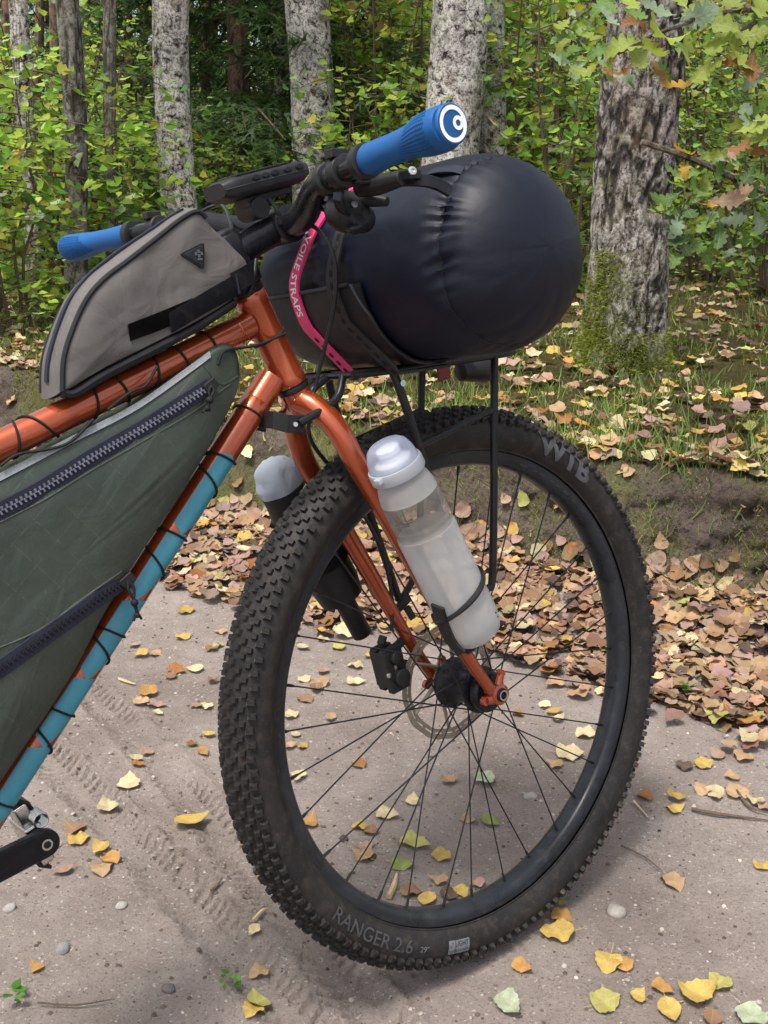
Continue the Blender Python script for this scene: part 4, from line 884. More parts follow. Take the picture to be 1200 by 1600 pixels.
# ---- clear water bottle in the near cage
def plastic(name, col, trans, rough, transp=0.0):
    m, nt, b = newmat(name); tc = N(nt, 'TexCoord').outputs['Object']
    n1 = noise(nt, tc, 40, 4); c = ramp(nt, [(.3, tuple(q*.93 for q in col)), (.7, col)], n1.outputs[0]); nt.links.new(c.outputs[0], b.inputs['Base Color']); b.inputs['Roughness'].default_value = rough
    tr = N(nt, 'BsdfTranslucent'); nt.links.new(c.outputs[0], tr.inputs[0]); mx = N(nt, 'MixShader'); mx.inputs[0].default_value = trans
    nt.links.new(b.outputs[0], mx.inputs[1]); nt.links.new(tr.outputs[0], mx.inputs[2]); out = nt.nodes['Material Output']; sh = mx.outputs[0]
    if transp:
        tp = N(nt, 'BsdfTransparent'); tp.inputs[0].default_value = (.93, .93, .92, 1); m2 = N(nt, 'MixShader'); fr = N(nt, 'LayerWeight', Blend=.35); r = ramp(nt, [(0, (transp,)*3), (.75, (transp*.55,)*3), (1, (.05,)*3)], fr.outputs['Facing']); nt.links.new(r.outputs[0], m2.inputs[0]); nt.links.new(sh, m2.inputs[1]); nt.links.new(tp.outputs[0], m2.inputs[2]); sh = m2.outputs[0]
    nt.links.new(sh, out.inputs[0]); bump(nt, b, noise(nt, tc, 220, 4).outputs[0], .12, .0006); return m
M['frost'] = plastic('frosted_plastic', (.66, .66, .66), .45, .18, .52); M['clear'] = plastic('clear_plastic', (.42, .41, .38), .4, .15, .74); M['cap'] = plastic('milky_cap_plastic', (.62, .64, .69), .45, .3, .22); M['dome'] = plastic('milky_dome_plastic', (.50, .54, .68), .4, .14, .60)
wb = empty('water_bottle', base=tuple(BA)); tag(wb, 'clear plastic water bottle with milky cap held in the cage on the fork', 'bottle')
BLn = np.linalg.norm(BT-BA)
MB().lathe([(.0, .020), (.001, .026), (.006, .032), (.014, .0352), (.03, .0360), (.1555, .0360), (.1585, .0352)], BA, BAX, 48).build('lower_body', M['frost'], wb, sharp=60)
MB().lathe([(.1583, .0350), (.1610, .0335), (.1650, .0335), (.1680, .0348), (.1715, .0350), (.1735, .0343), (.1755, .0350), (.1850, .0352), (.1870, .0345), (.1890, .0352), (.2045, .0350), (.206, .0347)], BA, BAX, 48).build('clear_band', M['clear'], wb, sharp=60)
MB().lathe([(.2058, .0348), (.214, .0336), (.223, .0312), (.2285, .0290), (.2330, .0282)], BA, BAX, 48).build('shoulder', M['frost'], wb, sharp=60)
MB().lathe([(.2330, .0300), (.2338, .0322), (.2355, .0328), (.2450, .0326), (.2475, .0318), (.2480, .0290)], BA, BAX, 48).build('cap', M['cap'], wb, sharp=35)
MB().lathe([(.2475, .0302), (.2500, .0300), (.2600, .0278), (.2690, .0240), (.2730, .0190), (.2745, .008)], BA, BAX, 40).build('cap_dome', M['dome'], wb, sharp=60)
MB().lathe([(.2475, .022), (.251, .0215), (.254, .0150), (.260, .0128), (.261, .0142), (.2670, .0138), (.2685, .0115)], BA, BAX, 28).build('nozzle', M['white'], wb, sharp=40)
MB().box(BA+BAX*.2445-BPX*.0325+BNY*.006, (.006, .010, .008), ax=BAX, ay=BNY).build('cap_hinge', M['cap'], wb, bevel=.001)
wm, nt, b = newmat('water'); b.inputs['Base Color'].default_value = (.78, .80, .80, 1); b.inputs['Roughness'].default_value = .1; tp = N(nt, 'BsdfTransparent'); mx = N(nt, 'MixShader'); mx.inputs[0].default_value = .72; nt.links.new(b.outputs[0], mx.inputs[1]); nt.links.new(tp.outputs[0], mx.inputs[2]); nt.links.new(mx.outputs[0], nt.nodes['Material Output'].inputs[0])
MB().lathe([(.004, .024), (.012, .0322), (.03, .0340), (.120, .0340), (.1205, .001)], BA, BAX, 40).build('water', wm, wb, sharp=60)
MB().lathe([(0, .001), (.0004, .0012)], on_bottle(.028, 62, .0362), BNY, 8).build('moulded_dot', M['letter'], wb); MB().lathe([(0, .001), (.0004, .0012)], on_bottle(.022, 62, .0362), BNY, 8).build('moulded_dot', M['letter'], wb)

# ---- tool bottle in the far cage
FA, FT = np.array((-.083, .108, .452)), np.array((-.204, .108, .728)); FX = (FT-FA)/np.linalg.norm(FT-FA)
tl = empty('tool_bottle', base=tuple(FA)); tag(tl, 'black tool bottle with pale grey fabric cap in the far fork cage', 'bottle')
MB().lathe([(0, .0125), (.002, .0140), (.075, .0140), (.078, .0120)], FA, FX, 24).build('pump_tube', M['black_plastic'], tl)
MB().lathe([(.060, .016), (.066, .030), (.09, .0335), (.205, .0335), (.225, .031), (.240, .031)], FA, FX, 32).build('body', M['black_plastic'], tl, sharp=50)
fx = np.cross(FX, (0, 1., 0))
pts = []; m = MB(); ns, na3 = 14, 36; V = []
for i in range(ns+1):
    t = i/ns; r = .0300*(1-t**2.6)**.5+.0005; 
    for k in range(na3):
        a = 2*pi*k/na3; w = 1+.09*sin(a*7+2*t)*(.2+t)+.10*float(vn(np.array([cos(a)*2, sin(a)*2, t*4]), 4)); V.append(FA+FX*(.240+.044*t)+r*w*(cos(a)*np.array((0, 1., 0))+sin(a)*fx))
m.add(V, [(i*na3+k, i*na3+(k+1) % na3, (i+1)*na3+(k+1) % na3, (i+1)*na3+k) for i in range(ns) for k in range(na3)]+[tuple(range(na3)), tuple(ns*na3+k for k in range(na3))]).build('fabric_cap', fabric('pale_fabric', (.36, .40, .46), .7, wrink=.7, dust=.02), tl, sharp=70)
ring = [FA+FX*(.222+.012*cos(a))+.0365*(cos(a)*-fx*-1+sin(a)*np.array((0, 1., 0))) for a in np.linspace(0, 2*pi, 30)]
MB().ribbon([FA+FX*(.232-.016*cos(a))+(.0355+.006*max(0, -cos(a)))*(cos(a)*fx+sin(a)*np.array((0, -1., 0))) for a in np.linspace(radians(100), radians(300), 24)], [FX]*24, .005, .0015).build('cap_loop', plastic('pale_plastic_loop', (.7, .7, .7), .4, .3, .2), tl, sharp=None)
MB().tube([FA+FX*.20+np.array((.012, -.036, 0)), FA+FX*.235+np.array((.020, -.040, .0)), FA+FX*.245+np.array((.030, -.036, 0))], [.006, .007, .006], 10, sm=3).build('strap_buckle', M['satin'], tl)
for t in (.12, .19): MB().lathe([(0, .0345), (.001, .0358), (.014, .0358), (.015, .0345)], FA+FX*t, FX, 30).build('strap_band', M['velcro'], tl)

# ================================================================== GROUND
FX_ = [-40, -12, -6, -2.5, -1.3, -.6, .1, .5, .9, 1.3, 2, 4, 12, 40]; FY_ = [16, 9.5, 6.2, 4.55, 3.72, 3.12, 2.82, 2.62, 2.50, 2.48, 2.55, 2.8, 3.8, 7]
def foot(x): return np.interp(x, FX_, FY_)+.04*np.sin(np.asarray(x)*3.1+.6)+.025*np.sin(np.asarray(x)*7.3)
def face_w(x): return np.interp(x, [-2, 0, .5, .9, 2], [.36, .30, .25, .16, .16])
TRK = [((118, 1065), (345, 1290), (430, 1400)), ((20, 1130), (230, 1340), (330, 1450))]
TRW = [[gnd(*p)[:2] for p in t] for t in TRK]
def trk_uv(x, y):
    """along / across coordinates of the nearest tyre track"""
    x, y = np.asarray(x, float), np.asarray(y, float); U_ = np.zeros_like(x); V_ = np.full_like(x, 9.0)
    for t in TRW:
        a, b = t[0], t[-1]; m = t[1]; d = (b-a)/np.linalg.norm(b-a); n = np.array([-d[1], d[0]]); bend = ((m-a)@n)
        u = (x-a[0])*d[0]+(y-a[1])*d[1]; L = np.linalg.norm(b-a); v = (x-a[0])*n[0]+(y-a[1])*n[1]-bend*np.sin(np.clip(u/L, -.5, 1.5)*pi)
        k = np.abs(v) < np.abs(V_); U_ = np.where(k, u, U_); V_ = np.where(k, v, V_)
    return U_, V_
def h(x, y):
    x, y = np.broadcast_arrays(np.asarray(x, float), np.asarray(y, float)); f = foot(x); s = y-f; w = face_w(x)
    z = .014*fbm(xyz(x*1.6, y*1.6, 0), 3, 2)+.0045*fbm(xyz(x*9, y*9, 0), 3, 5)+.0016*fbm(xyz(x*45, y*45, 0), 2, 6)
    # flat where the front tyre stands
    z = z*(1-.85*np.exp(-((x-.1)**2+(y-1.28)**2)/.02))-.004*np.exp(-((x-.12)**2+(y-1.27)**2)/.006)
    _, v = trk_uv(x, y); z = z-.005*np.exp(-(v/.030)**4)+.006*np.exp(-((np.abs(v)-.043)/.010)**2)*np.clip(.6+1.6*fbm(xyz(x*22, y*22, 0), 2, 9), 0, 2)
    pile = .045*np.exp(-((s+.12)/.16)**2); t = np.clip(s/w, 0, 1); st = t*t*(3-2*t)
    bank = .30*(.55*st+.45*np.clip(t*1.25, 0, 1)); far = np.maximum(0, s-w)
    rough = .05*fbm(xyz(x*2.0, y*2.0, 3), 4, 21)*np.clip(far*1.5, 0, 1)+.018*fbm(xyz(x*9, y*9, 3), 3, 22)*st
    return z*np.where(s > 0, 1-.5*st, 1)+np.where(s < w, pile*(1-st), 0)+bank+rough+.012*far
def gridmesh(name, X, Y, Z, mat, attrs=None, kind='structure'):
    n, m = X.shape; me = bpy.data.meshes.new(name); V = np.stack([X, Y, Z], -1).reshape(-1, 3); i, j = np.meshgrid(np.arange(n-1), np.arange(m-1), indexing='ij'); a = (i*m+j).ravel(); F = np.stack([a, a+1, a+m+1, a+m], 1)
    me.vertices.add(len(V)); me.vertices.foreach_set('co', V.ravel().astype(np.float32)); me.loops.add(F.size); me.loops.foreach_set('vertex_index', F.ravel().astype(np.int32)); me.polygons.add(len(F)); me.polygons.foreach_set('loop_start', np.arange(0, F.size, 4, dtype=np.int32)); me.polygons.foreach_set('loop_total', np.full(len(F), 4, dtype=np.int32)); me.update(calc_edges=True)
    for k, v in (attrs or {}).items(): at_ = me.attributes.new(k, 'FLOAT', 'POINT'); at_.data.foreach_set('value', v.ravel().astype(np.float32))
    finish(me, 180); o = link(name, me, mat, None); tag(o, kind=kind); return o
def sand():
    m, nt, b = newmat('sandy_path'); tc = N(nt, 'TexCoord').outputs['Object']
    n1 = noise(nt, tc, 2.2, 6, .6); c = ramp(nt, [(.30, (.265, .213, .186)), (.5, (.405, .338, .302)), (.70, (.51, .437, .396))], n1.outputs[0]).outputs[0]
    n2 = noise(nt, tc, 26, 8, .75); c = mixc(nt, ramp(nt, [(.35, (0, 0, 0)), (.72, (.75, .75, .75))], n2.outputs[0]).outputs[0], c, mixc(nt, .5, c, (.16, .125, .10)))
    n3 = noise(nt, tc, 260, 4, .8); c = mixc(nt, ramp(nt, [(.34, (.85, .85, .85)), (.45, (0, 0, 0))], n3.outputs[0]).outputs[0], c, (.10, .08, .066))       # dark grains
    n4 = noise(nt, tc, 170, 2, .5); c = mixc(nt, ramp(nt, [(.66, (0, 0, 0)), (.70, (.8, .8, .8))], n4.outputs[0]).outputs[0], c, (.66, .62, .57))     # pale grit
    n5 = noise(nt, tc, 60, 4, .6); c = mixc(nt, ramp(nt, [(.67, (0, 0, 0)), (.74, (.8, .8, .8))], n5.outputs[0]).outputs[0], c, (.11, .088, .075))     # crumbs of humus
    nt.links.new(c, b.inputs['Base Color']); b.inputs['Roughness'].default_value = .95; b.inputs['Specular IOR Level'].default_value = .15
    p = bump(nt, b, n1.outputs[0], .2, .02); p = bump(nt, b, n2.outputs[0], .85, .016, p); p = bump(nt, b, noise(nt, tc, 300, 5, .8).outputs[0], 1.0, .008, p); p = bump(nt, b, n5.outputs[0], .45, .005, p); return m
def soil():
    m, nt, b = newmat('bank_soil'); tc = N(nt, 'TexCoord').outputs['Object']
    n1 = noise(nt, tc, 5, 8, .7); c = ramp(nt, [(.3, (.045, .033, .026)), (.55, (.11, .085, .070)), (.8, (.19, .155, .125))], n1.outputs[0]).outputs[0]
    n2 = noise(nt, tc, 3.2, 6, .7); c = mixc(nt, ramp(nt, [(.46, (0, 0, 0)), (.60, (.75, .75, .75))], n2.outputs[0]).outputs[0], c, (.11, .115, .035))         # mossy film
    n4 = noise(nt, tc, 150, 2); c = mixc(nt, ramp(nt, [(.68, (0, 0, 0)), (.74, (.8, .8, .8))], n4.outputs[0]).outputs[0], c, (.30, .26, .22))
    n3 = noise(nt, tc, 90, 5, .7); c = mixc(nt, ramp(nt, [(.3, (.85, .85, .85)), (.5, (0, 0, 0))], n3.outputs[0]).outputs[0], c, (.018, .014, .012))
    nt.links.new(c, b.inputs['Base Color']); b.inputs['Roughness'].default_value = 1; b.inputs['Specular IOR Level'].default_value = .1
    p = bump(nt, b, n1.outputs[0], .8, .04); p = bump(nt, b, n3.outputs[0], .9, .012, p); bump(nt, b, noise(nt, tc, 300, 3).outputs[0], .7, .004, p); return m
def floor_mat():
    m, nt, b = newmat('forest_floor'); tc = N(nt, 'TexCoord').outputs['Object']
    n1 = noise(nt, tc, 3, 8, .7); c = ramp(nt, [(.3, (.035, .028, .018)), (.5, (.085, .078, .03)), (.7, (.13, .10, .05))], n1.outputs[0]).outputs[0]
    n2 = noise(nt, tc, 55, 6, .7); c = mixc(nt, ramp(nt, [(.45, (0, 0, 0)), (.7, (.8, .8, .8))], n2.outputs[0]).outputs[0], c, (.20, .135, .06))
    n3 = noise(nt, tc, 38, 5, .7); c = mixc(nt, ramp(nt, [(.55, (0, 0, 0)), (.7, (.8, .8, .8))], n3.outputs[0]).outputs[0], c, (.07, .11, .022))
    nt.links.new(c, b.inputs['Base Color']); b.inputs['Roughness'].default_value = 1; b.inputs['Specular IOR Level'].default_value = .1
    p = bump(nt, b, n2.outputs[0], .9, .03); bump(nt, b, noise(nt, tc, 220, 3).outputs[0], .6, .006, p); return m
def dens(a, b, step, far): return np.r_[np.array(far)[np.array(far) < a], np.arange(a, b, step), np.array(far)[np.array(far) >= b]]
xs = dens(-1.55, 1.75, .011, [-60, -30, -15, -10, -7, -5, -4, -3.2, -2.6, -2.2, -1.9, -1.7, 1.8, 1.9, 2.1, 2.4, 2.8, 3.4, 4.2, 5.5, 7, 10, 15, 30, 60])
M['sand'], M['soil'], M['floor'] = sand(), soil(), floor_mat()
xp = np.unique(np.round(np.r_[xs, np.arange(-.62, .12, .0045)], 4))
s_p = np.r_[-60, -30, -15, -8, -5, -4, -3.2, -2.6, -2.2, -2.1, np.arange(-2.0, -.75, .0050), np.arange(-.75, .001, .0107)]; s_p[-1] = 0
X, S = np.meshgrid(xp, s_p, indexing='ij'); Y = foot(X)+S; Z = h(X, Y); tu, tv = trk_uv(X, Y)
wob_ = vn(xyz(tu*22, tv*30, 0), 44)*2.6+vn(xyz(X*60, Y*60, 0), 48)*.8; av_ = np.abs(tv); lug = np.clip(np.sin(tu*300+av_*150+wob_)*3.5-1.4, 0, 1)*np.clip((av_-.010)*300, 0, 1)*np.clip((.045-av_)*220, 0, 1)*np.clip(.62+2.2*fbm(xyz(X*9, Y*9, 0), 3, 45), 0, 1)
Z = Z-.0085*lug+.004*np.exp(-((av_-.047)/.008)**2)*np.clip(vn(xyz(X*75, Y*75, 1.), 46), -.3, 1)+.0022*np.clip(vn(xyz(X*110, Y*110, 2.), 47)-.25, 0, 1)
gridmesh('path', X, Y, Z, M['sand'])
tb_ = np.linspace(0, 1, 34); X, T = np.meshgrid(xs, tb_, indexing='ij'); Y = foot(X)+T*face_w(X); Z = h(X, Y)
e = np.sin(T*pi)**.7; Yb = Y-e*(.07*fbm(xyz(X*4, Z*7, 0), 4, 31)+.030*fbm(xyz(X*17, Z*20, 0), 3, 33)+.012*fbm(xyz(X*60, Z*60, 0), 2, 36)); Zb = Z+e*.018*fbm(xyz(X*18, Y*18, 5), 3, 35)
crk = np.exp(-((Z-.09-.02*np.sin(X*5))/.012)**2)*np.clip((X-.72)*4, 0, 1); Yb = Yb+crk*.03
gridmesh('bank', X, Yb, Zb, M['soil'])
s_f = np.r_[0, np.geomspace(.012, 4.0, 120), 5, 6.5, 8.5, 11, 15, 22, 35, 60, 100, 160]
X, S = np.meshgrid(xs, s_f, indexing='ij'); Y = foot(X)+face_w(X)+S; gridmesh('forest_floor', X, Y, h(X, Y), M['floor'])

# ================================================================== LEAF SHAPES
def leaf_tpl(kind, fold=.18, curl=.12, n=5):
    """leaf lying in xy, stem at the origin, tip along +y, length 1"""
    if kind == 'ovate': prof = [(0, .0), (.08, .20), (.22, .34), (.42, .38), (.62, .29), (.82, .14), (1, 0)]
    elif kind == 'birch': prof = [(0, .0), (.04, .22), (.13, .36), (.17, .33), (.27, .41), (.32, .36), (.43, .37), (.48, .30), (.60, .28), (.66, .20), (.78, .16), (.84, .09), (1, 0)]
    elif kind == 'round': prof = [(0, .0), (.02, .20), (.10, .36), (.15, .35), (.25, .46), (.32, .42), (.42, .47), (.50, .41), (.60, .42), (.68, .33), (.78, .31), (.86, .20), (1, 0)]
    elif kind == 'oak': prof = [(0, .015), (.10, .03), (.18, .12), (.24, .14), (.28, .08), (.36, .20), (.43, .24), (.48, .12), (.56, .28), (.63, .30), (.68, .15), (.76, .27), (.82, .25), (.86, .13), (.94, .15), (1, .0)]
    elif kind == 'maple': prof = [(0, .02), (.06, .26), (.22, .48), (.30, .30), (.46, .40), (.60, .20), (.78, .14), (1, 0)]
    elif kind == 'simple': prof = [(0, .0), (.25, .34), (.6, .26), (1, 0)]
    V = []; F = []; m = len(prof)
    for i, (t, w) in enumerate(prof):
        z = curl*(t-.45)**2*1.2; wav = .11*sin(t*11+1) if kind in ('birch', 'round', 'oak') else 0
        V += [(-w, t, z+fold*w+wav*w*2), (0, t, z), (w, t, z+fold*w-wav*w*1.5)]
    for i in range(m-1):
        a = i*3; F += [(a, a+1, a+4, a+3), (a+1, a+2, a+5, a+4)]
    F2 = []
    for q in F:
        p = [V[k] for k in q]; F2.append(q)
    return np.array(V), F2
def add_stalk(V, F, L=.35, w=.012):
    k = len(V); V2 = np.array([(-w, 0.02, 0), (w, .02, 0), (w*.8, -L*.6, .05), (-w*.8, -L*.6, .05), (w*.9+.03, -L, .09), (-w*.6+.03, -L, .09)]); return np.vstack([V, V2]), F+[(k, k+1, k+2, k+3), (k+3, k+2, k+4, k+5)]
def leaf_mat(name, use_obj, trans=.35, spots=True, rough=.6, spec=.3):
    m, nt, b = newmat(name); tc = N(nt, 'TexCoord').outputs['Object']
    c = N(nt, 'ObjectInfo').outputs['Color'] if use_obj else N(nt, 'Attribute', attribute_name='col').outputs['Color']
    n1 = noise(nt, tc, 3.0 if use_obj else 40, 5, .7); c = mixc(nt, ramp(nt, [(.38, (.0, .0, .0)), (.70, (.8, .8, .8))], n1.outputs[0]).outputs[0], c, mixc(nt, .6 if spots else .25, c, (.12, .06, .025) if spots else (.05, .10, .02)))
    if use_obj:
        sx = N(nt, 'SeparateXYZ'); nt.links.new(tc, sx.inputs[0]); ab = N(nt, 'Math', operation='ABSOLUTE'); nt.links.new(sx.outputs[0], ab.inputs[0])
        v1 = N(nt, 'Math', operation='MULTIPLY_ADD'); nt.links.new(ab.outputs[0], v1.inputs[0]); v1.inputs[1].default_value = -.9; nt.links.new(sx.outputs[1], v1.inputs[2])
        v2 = N(nt, 'Math', operation='PINGPONG'); nt.links.new(v1.outputs[0], v2.inputs[0]); v2.inputs[1].default_value = .055
        v3 = N(nt, 'Math', operation='LESS_THAN'); nt.links.new(v2.outputs[0], v3.inputs[0]); v3.inputs[1].default_value = .006; v4 = N(nt, 'Math', operation='LESS_THAN'); nt.links.new(ab.outputs[0], v4.inputs[0]); v4.inputs[1].default_value = .014
        v5 = N(nt, 'Math', operation='MAXIMUM'); nt.links.new(v3.outputs[0], v5.inputs[0]); nt.links.new(v4.outputs[0], v5.inputs[1]); v6 = N(nt, 'Math', operation='MULTIPLY'); nt.links.new(v5.outputs[0], v6.inputs[0]); v6.inputs[1].default_value = .38
        c = mixc(nt, v6.outputs[0], c, mixc(nt, .5, c, (.55, .50, .28)))
    if spots:
        n2 = noise(nt, tc, 9 if use_obj else 120, 4, .65); c = mixc(nt, ramp(nt, [(.66, (0, 0, 0)), (.72, (.75, .75, .75))], n2.outputs[0]).outputs[0], c, (.03, .018, .010))
    nt.links.new(c, b.inputs['Base Color']); b.inputs['Roughness'].default_value = rough; b.inputs['Specular IOR Level'].default_value = spec
    tr = N(nt, 'BsdfTranslucent'); nt.links.new(c, tr.inputs[0]); mx = N(nt, 'MixShader'); mx.inputs[0].default_value = trans
    nt.links.new(b.outputs[0], mx.inputs[1]); nt.links.new(tr.outputs[0], mx.inputs[2]); nt.links.new(mx.outputs[0], nt.nodes['Material Output'].inputs[0])
    bump(nt, b, noise(nt, tc, 14 if use_obj else 150, 4).outputs[0], .3, .02 if use_obj else .002); return m
M['fallen'] = leaf_mat('fallen_leaf', True, .18, True, .65, .3); M['litter'] = leaf_mat('leaf_litter', False, .15, True, .7, .25)
M['green'] = leaf_mat('shrub_leaf', False, .55, False, .5, .4); M['oak'] = leaf_mat('oak_leaf', True, .42, False, .5, .4); M['blade'] = leaf_mat('grass_blade', False, .35, False, .6, .3)
def scatter(name, tpl, R, T, S, cols, mat, parent=None, sharp=None):
    V0, F0 = tpl; n = len(T); k = len(V0); V = np.einsum('nij,kj->nki', R, V0)*np.asarray(S).reshape(-1, 1, 1)+T[:, None, :]; V = V.reshape(-1, 3)
    if parent is not None: V = V-np.array(BASE[parent])
    me = bpy.data.meshes.new(name); q = len(F0[0]); same = all(len(f) == q for f in F0)
    F = (np.array(F0)[None]+(np.arange(n)*k)[:, None, None]).reshape(-1, q)
    me.vertices.add(len(V)); me.vertices.foreach_set('co', V.ravel().astype(np.float32)); me.loops.add(F.size); me.loops.foreach_set('vertex_index', F.ravel().astype(np.int32)); me.polygons.add(len(F)); me.polygons.foreach_set('loop_start', np.arange(0, F.size, q, dtype=np.int32)); me.polygons.foreach_set('loop_total', np.full(len(F), q, dtype=np.int32)); me.update(calc_edges=True)
    a = me.color_attributes.new('col', 'FLOAT_COLOR', 'POINT'); C = np.repeat(np.c_[cols, np.ones(n)], k, 0); a.data.foreach_set('color', C.ravel().astype(np.float32))
    me.polygons.foreach_set('use_smooth', np.ones(len(F), dtype=bool)); return link(name, me, mat, parent)
def basis(up, head):
    """rotation matrices with local z = up, local y near head"""
    z = up/np.linalg.norm(up, axis=1)[:, None]; y = head-z*np.sum(head*z, 1)[:, None]; y /= np.linalg.norm(y, axis=1)[:, None]+1e-9; x = np.cross(y, z); return np.stack([x, y, z], 2)
def randdir(r, n): v = r.normal(size=(n, 3)); return v/np.linalg.norm(v, axis=1)[:, None]
PAL = {'yellow': (.49, .345, .090), 'pale': (.56, .475, .285), 'tan': (.40, .265, .15), 'pink': (.34, .225, .175), 'brown': (.22, .125, .075), 'rust': (.30, .12, .035), 'dark': (.085, .058, .05), 'green': (.22, .28, .07), 'lime': (.41, .395, .12), 'mint': (.36, .42, .29), 'orange': (.43, .225, .065)}
def pal(r, names, w, n, jit=.18):
    c = np.array([PAL[k] for k in names]); i = r.choice(len(names), n, p=np.array(w)/sum(w)); return np.clip(c[i]*(1+jit*r.normal(size=(n, 1)))*(1+.06*r.normal(size=(n, 3))), .01, .9)

# ---- leaf litter along the foot of the bank and over the forest floor (too many to count)
r = np.random.default_rng(11)
def litter_front(x): return np.interp(x, [-3, -1.2, -.8, -.45, 0, .35, .55, .75, 1.1, 2], [4.6, 3.05, 2.68, 2.52, 2.33, 2.08, 1.92, 1.72, 1.66, 1.7])+.05*np.sin(np.asarray(x)*9)
def litter(n, zone):
    out = []
    while len(out) < n:
        x = r.uniform(-1.6, 1.9); y = r.uniform(1.5, 5.5)
        if zone == 'pile':
            f0 = litter_front(x); f1 = foot(x)+face_w(x)*.28
            if not f0 < y < f1: continue
            if r.random() > min(1, (y-f0)/.16+.10): continue
        elif zone == 'bank':
            if not foot(x)+.25*face_w(x) < y < foot(x)+face_w(x): continue
        else:
            x = r.uniform(-2.6, 3.4); y = foot(x)+face_w(x)+r.uniform(-.04, 1)**2*6.5
        out.append((x, y))
    P = np.array(out); return np.c_[P, h(P[:, 0], P[:, 1])]
def place(P, lift, tilt, rr):
    n = len(P); e = .02; hx = (h(P[:, 0]+e, P[:, 1])-h(P[:, 0]-e, P[:, 1]))/(2*e); hy = (h(P[:, 0], P[:, 1]+e)-h(P[:, 0], P[:, 1]-e))/(2*e)
    up = np.c_[-hx, -hy, np.ones(n)]; up /= np.linalg.norm(up, axis=1)[:, None]; up = up+tilt*randdir(rr, n); T = P.copy(); T[:, 2] += lift; return basis(up, randdir(rr, n)), T
names = ['tan', 'pink', 'pale', 'yellow', 'brown', 'rust', 'dark', 'orange', 'lime']
tplA = leaf_tpl('birch', .22, .35); tplB = leaf_tpl('round', .16, .5)
for zone, cnt, w, smin, smax, lifts, tpl in (('pile', 2900, (34, 44, 9, 2, 30, 4, 10, 2, 1), .030, .054, .016, tplB), ('pile', 2700, (34, 44, 10, 3, 28, 4, 10, 2, 1), .030, .052, .020, tplA), ('bank', 46, (30, 30, 15, 10, 15, 5, 2, 5, 3), .035, .055, .006, tplA), ('floor', 2500, (26, 26, 22, 12, 14, 6, 6, 7, 6), .040, .068, .03, tplA), ('floor', 2200, (24, 28, 20, 12, 14, 6, 6, 7, 6), .040, .064, .03, tplB)):
    P = litter(cnt, zone); R_, T_ = place(P, r.uniform(.004, lifts+.004, len(P)), .33, r); o = scatter('leaf_litter', tpl, R_, T_, r.uniform(smin, smax, len(P)), pal(r, names, w, len(P))*(.82 if zone == 'pile' else .9), M['litter']); o.data.materials[0] = M['litter']
    tag(o, {'pile': 'drift of brown and tan fallen leaves at the foot of the bank', 'bank': 'scattered fallen leaves caught on the bare earth bank', 'floor': 'yellow and tan fallen leaves strewn over the forest floor'}[zone], 'leaf litter', kind='stuff')

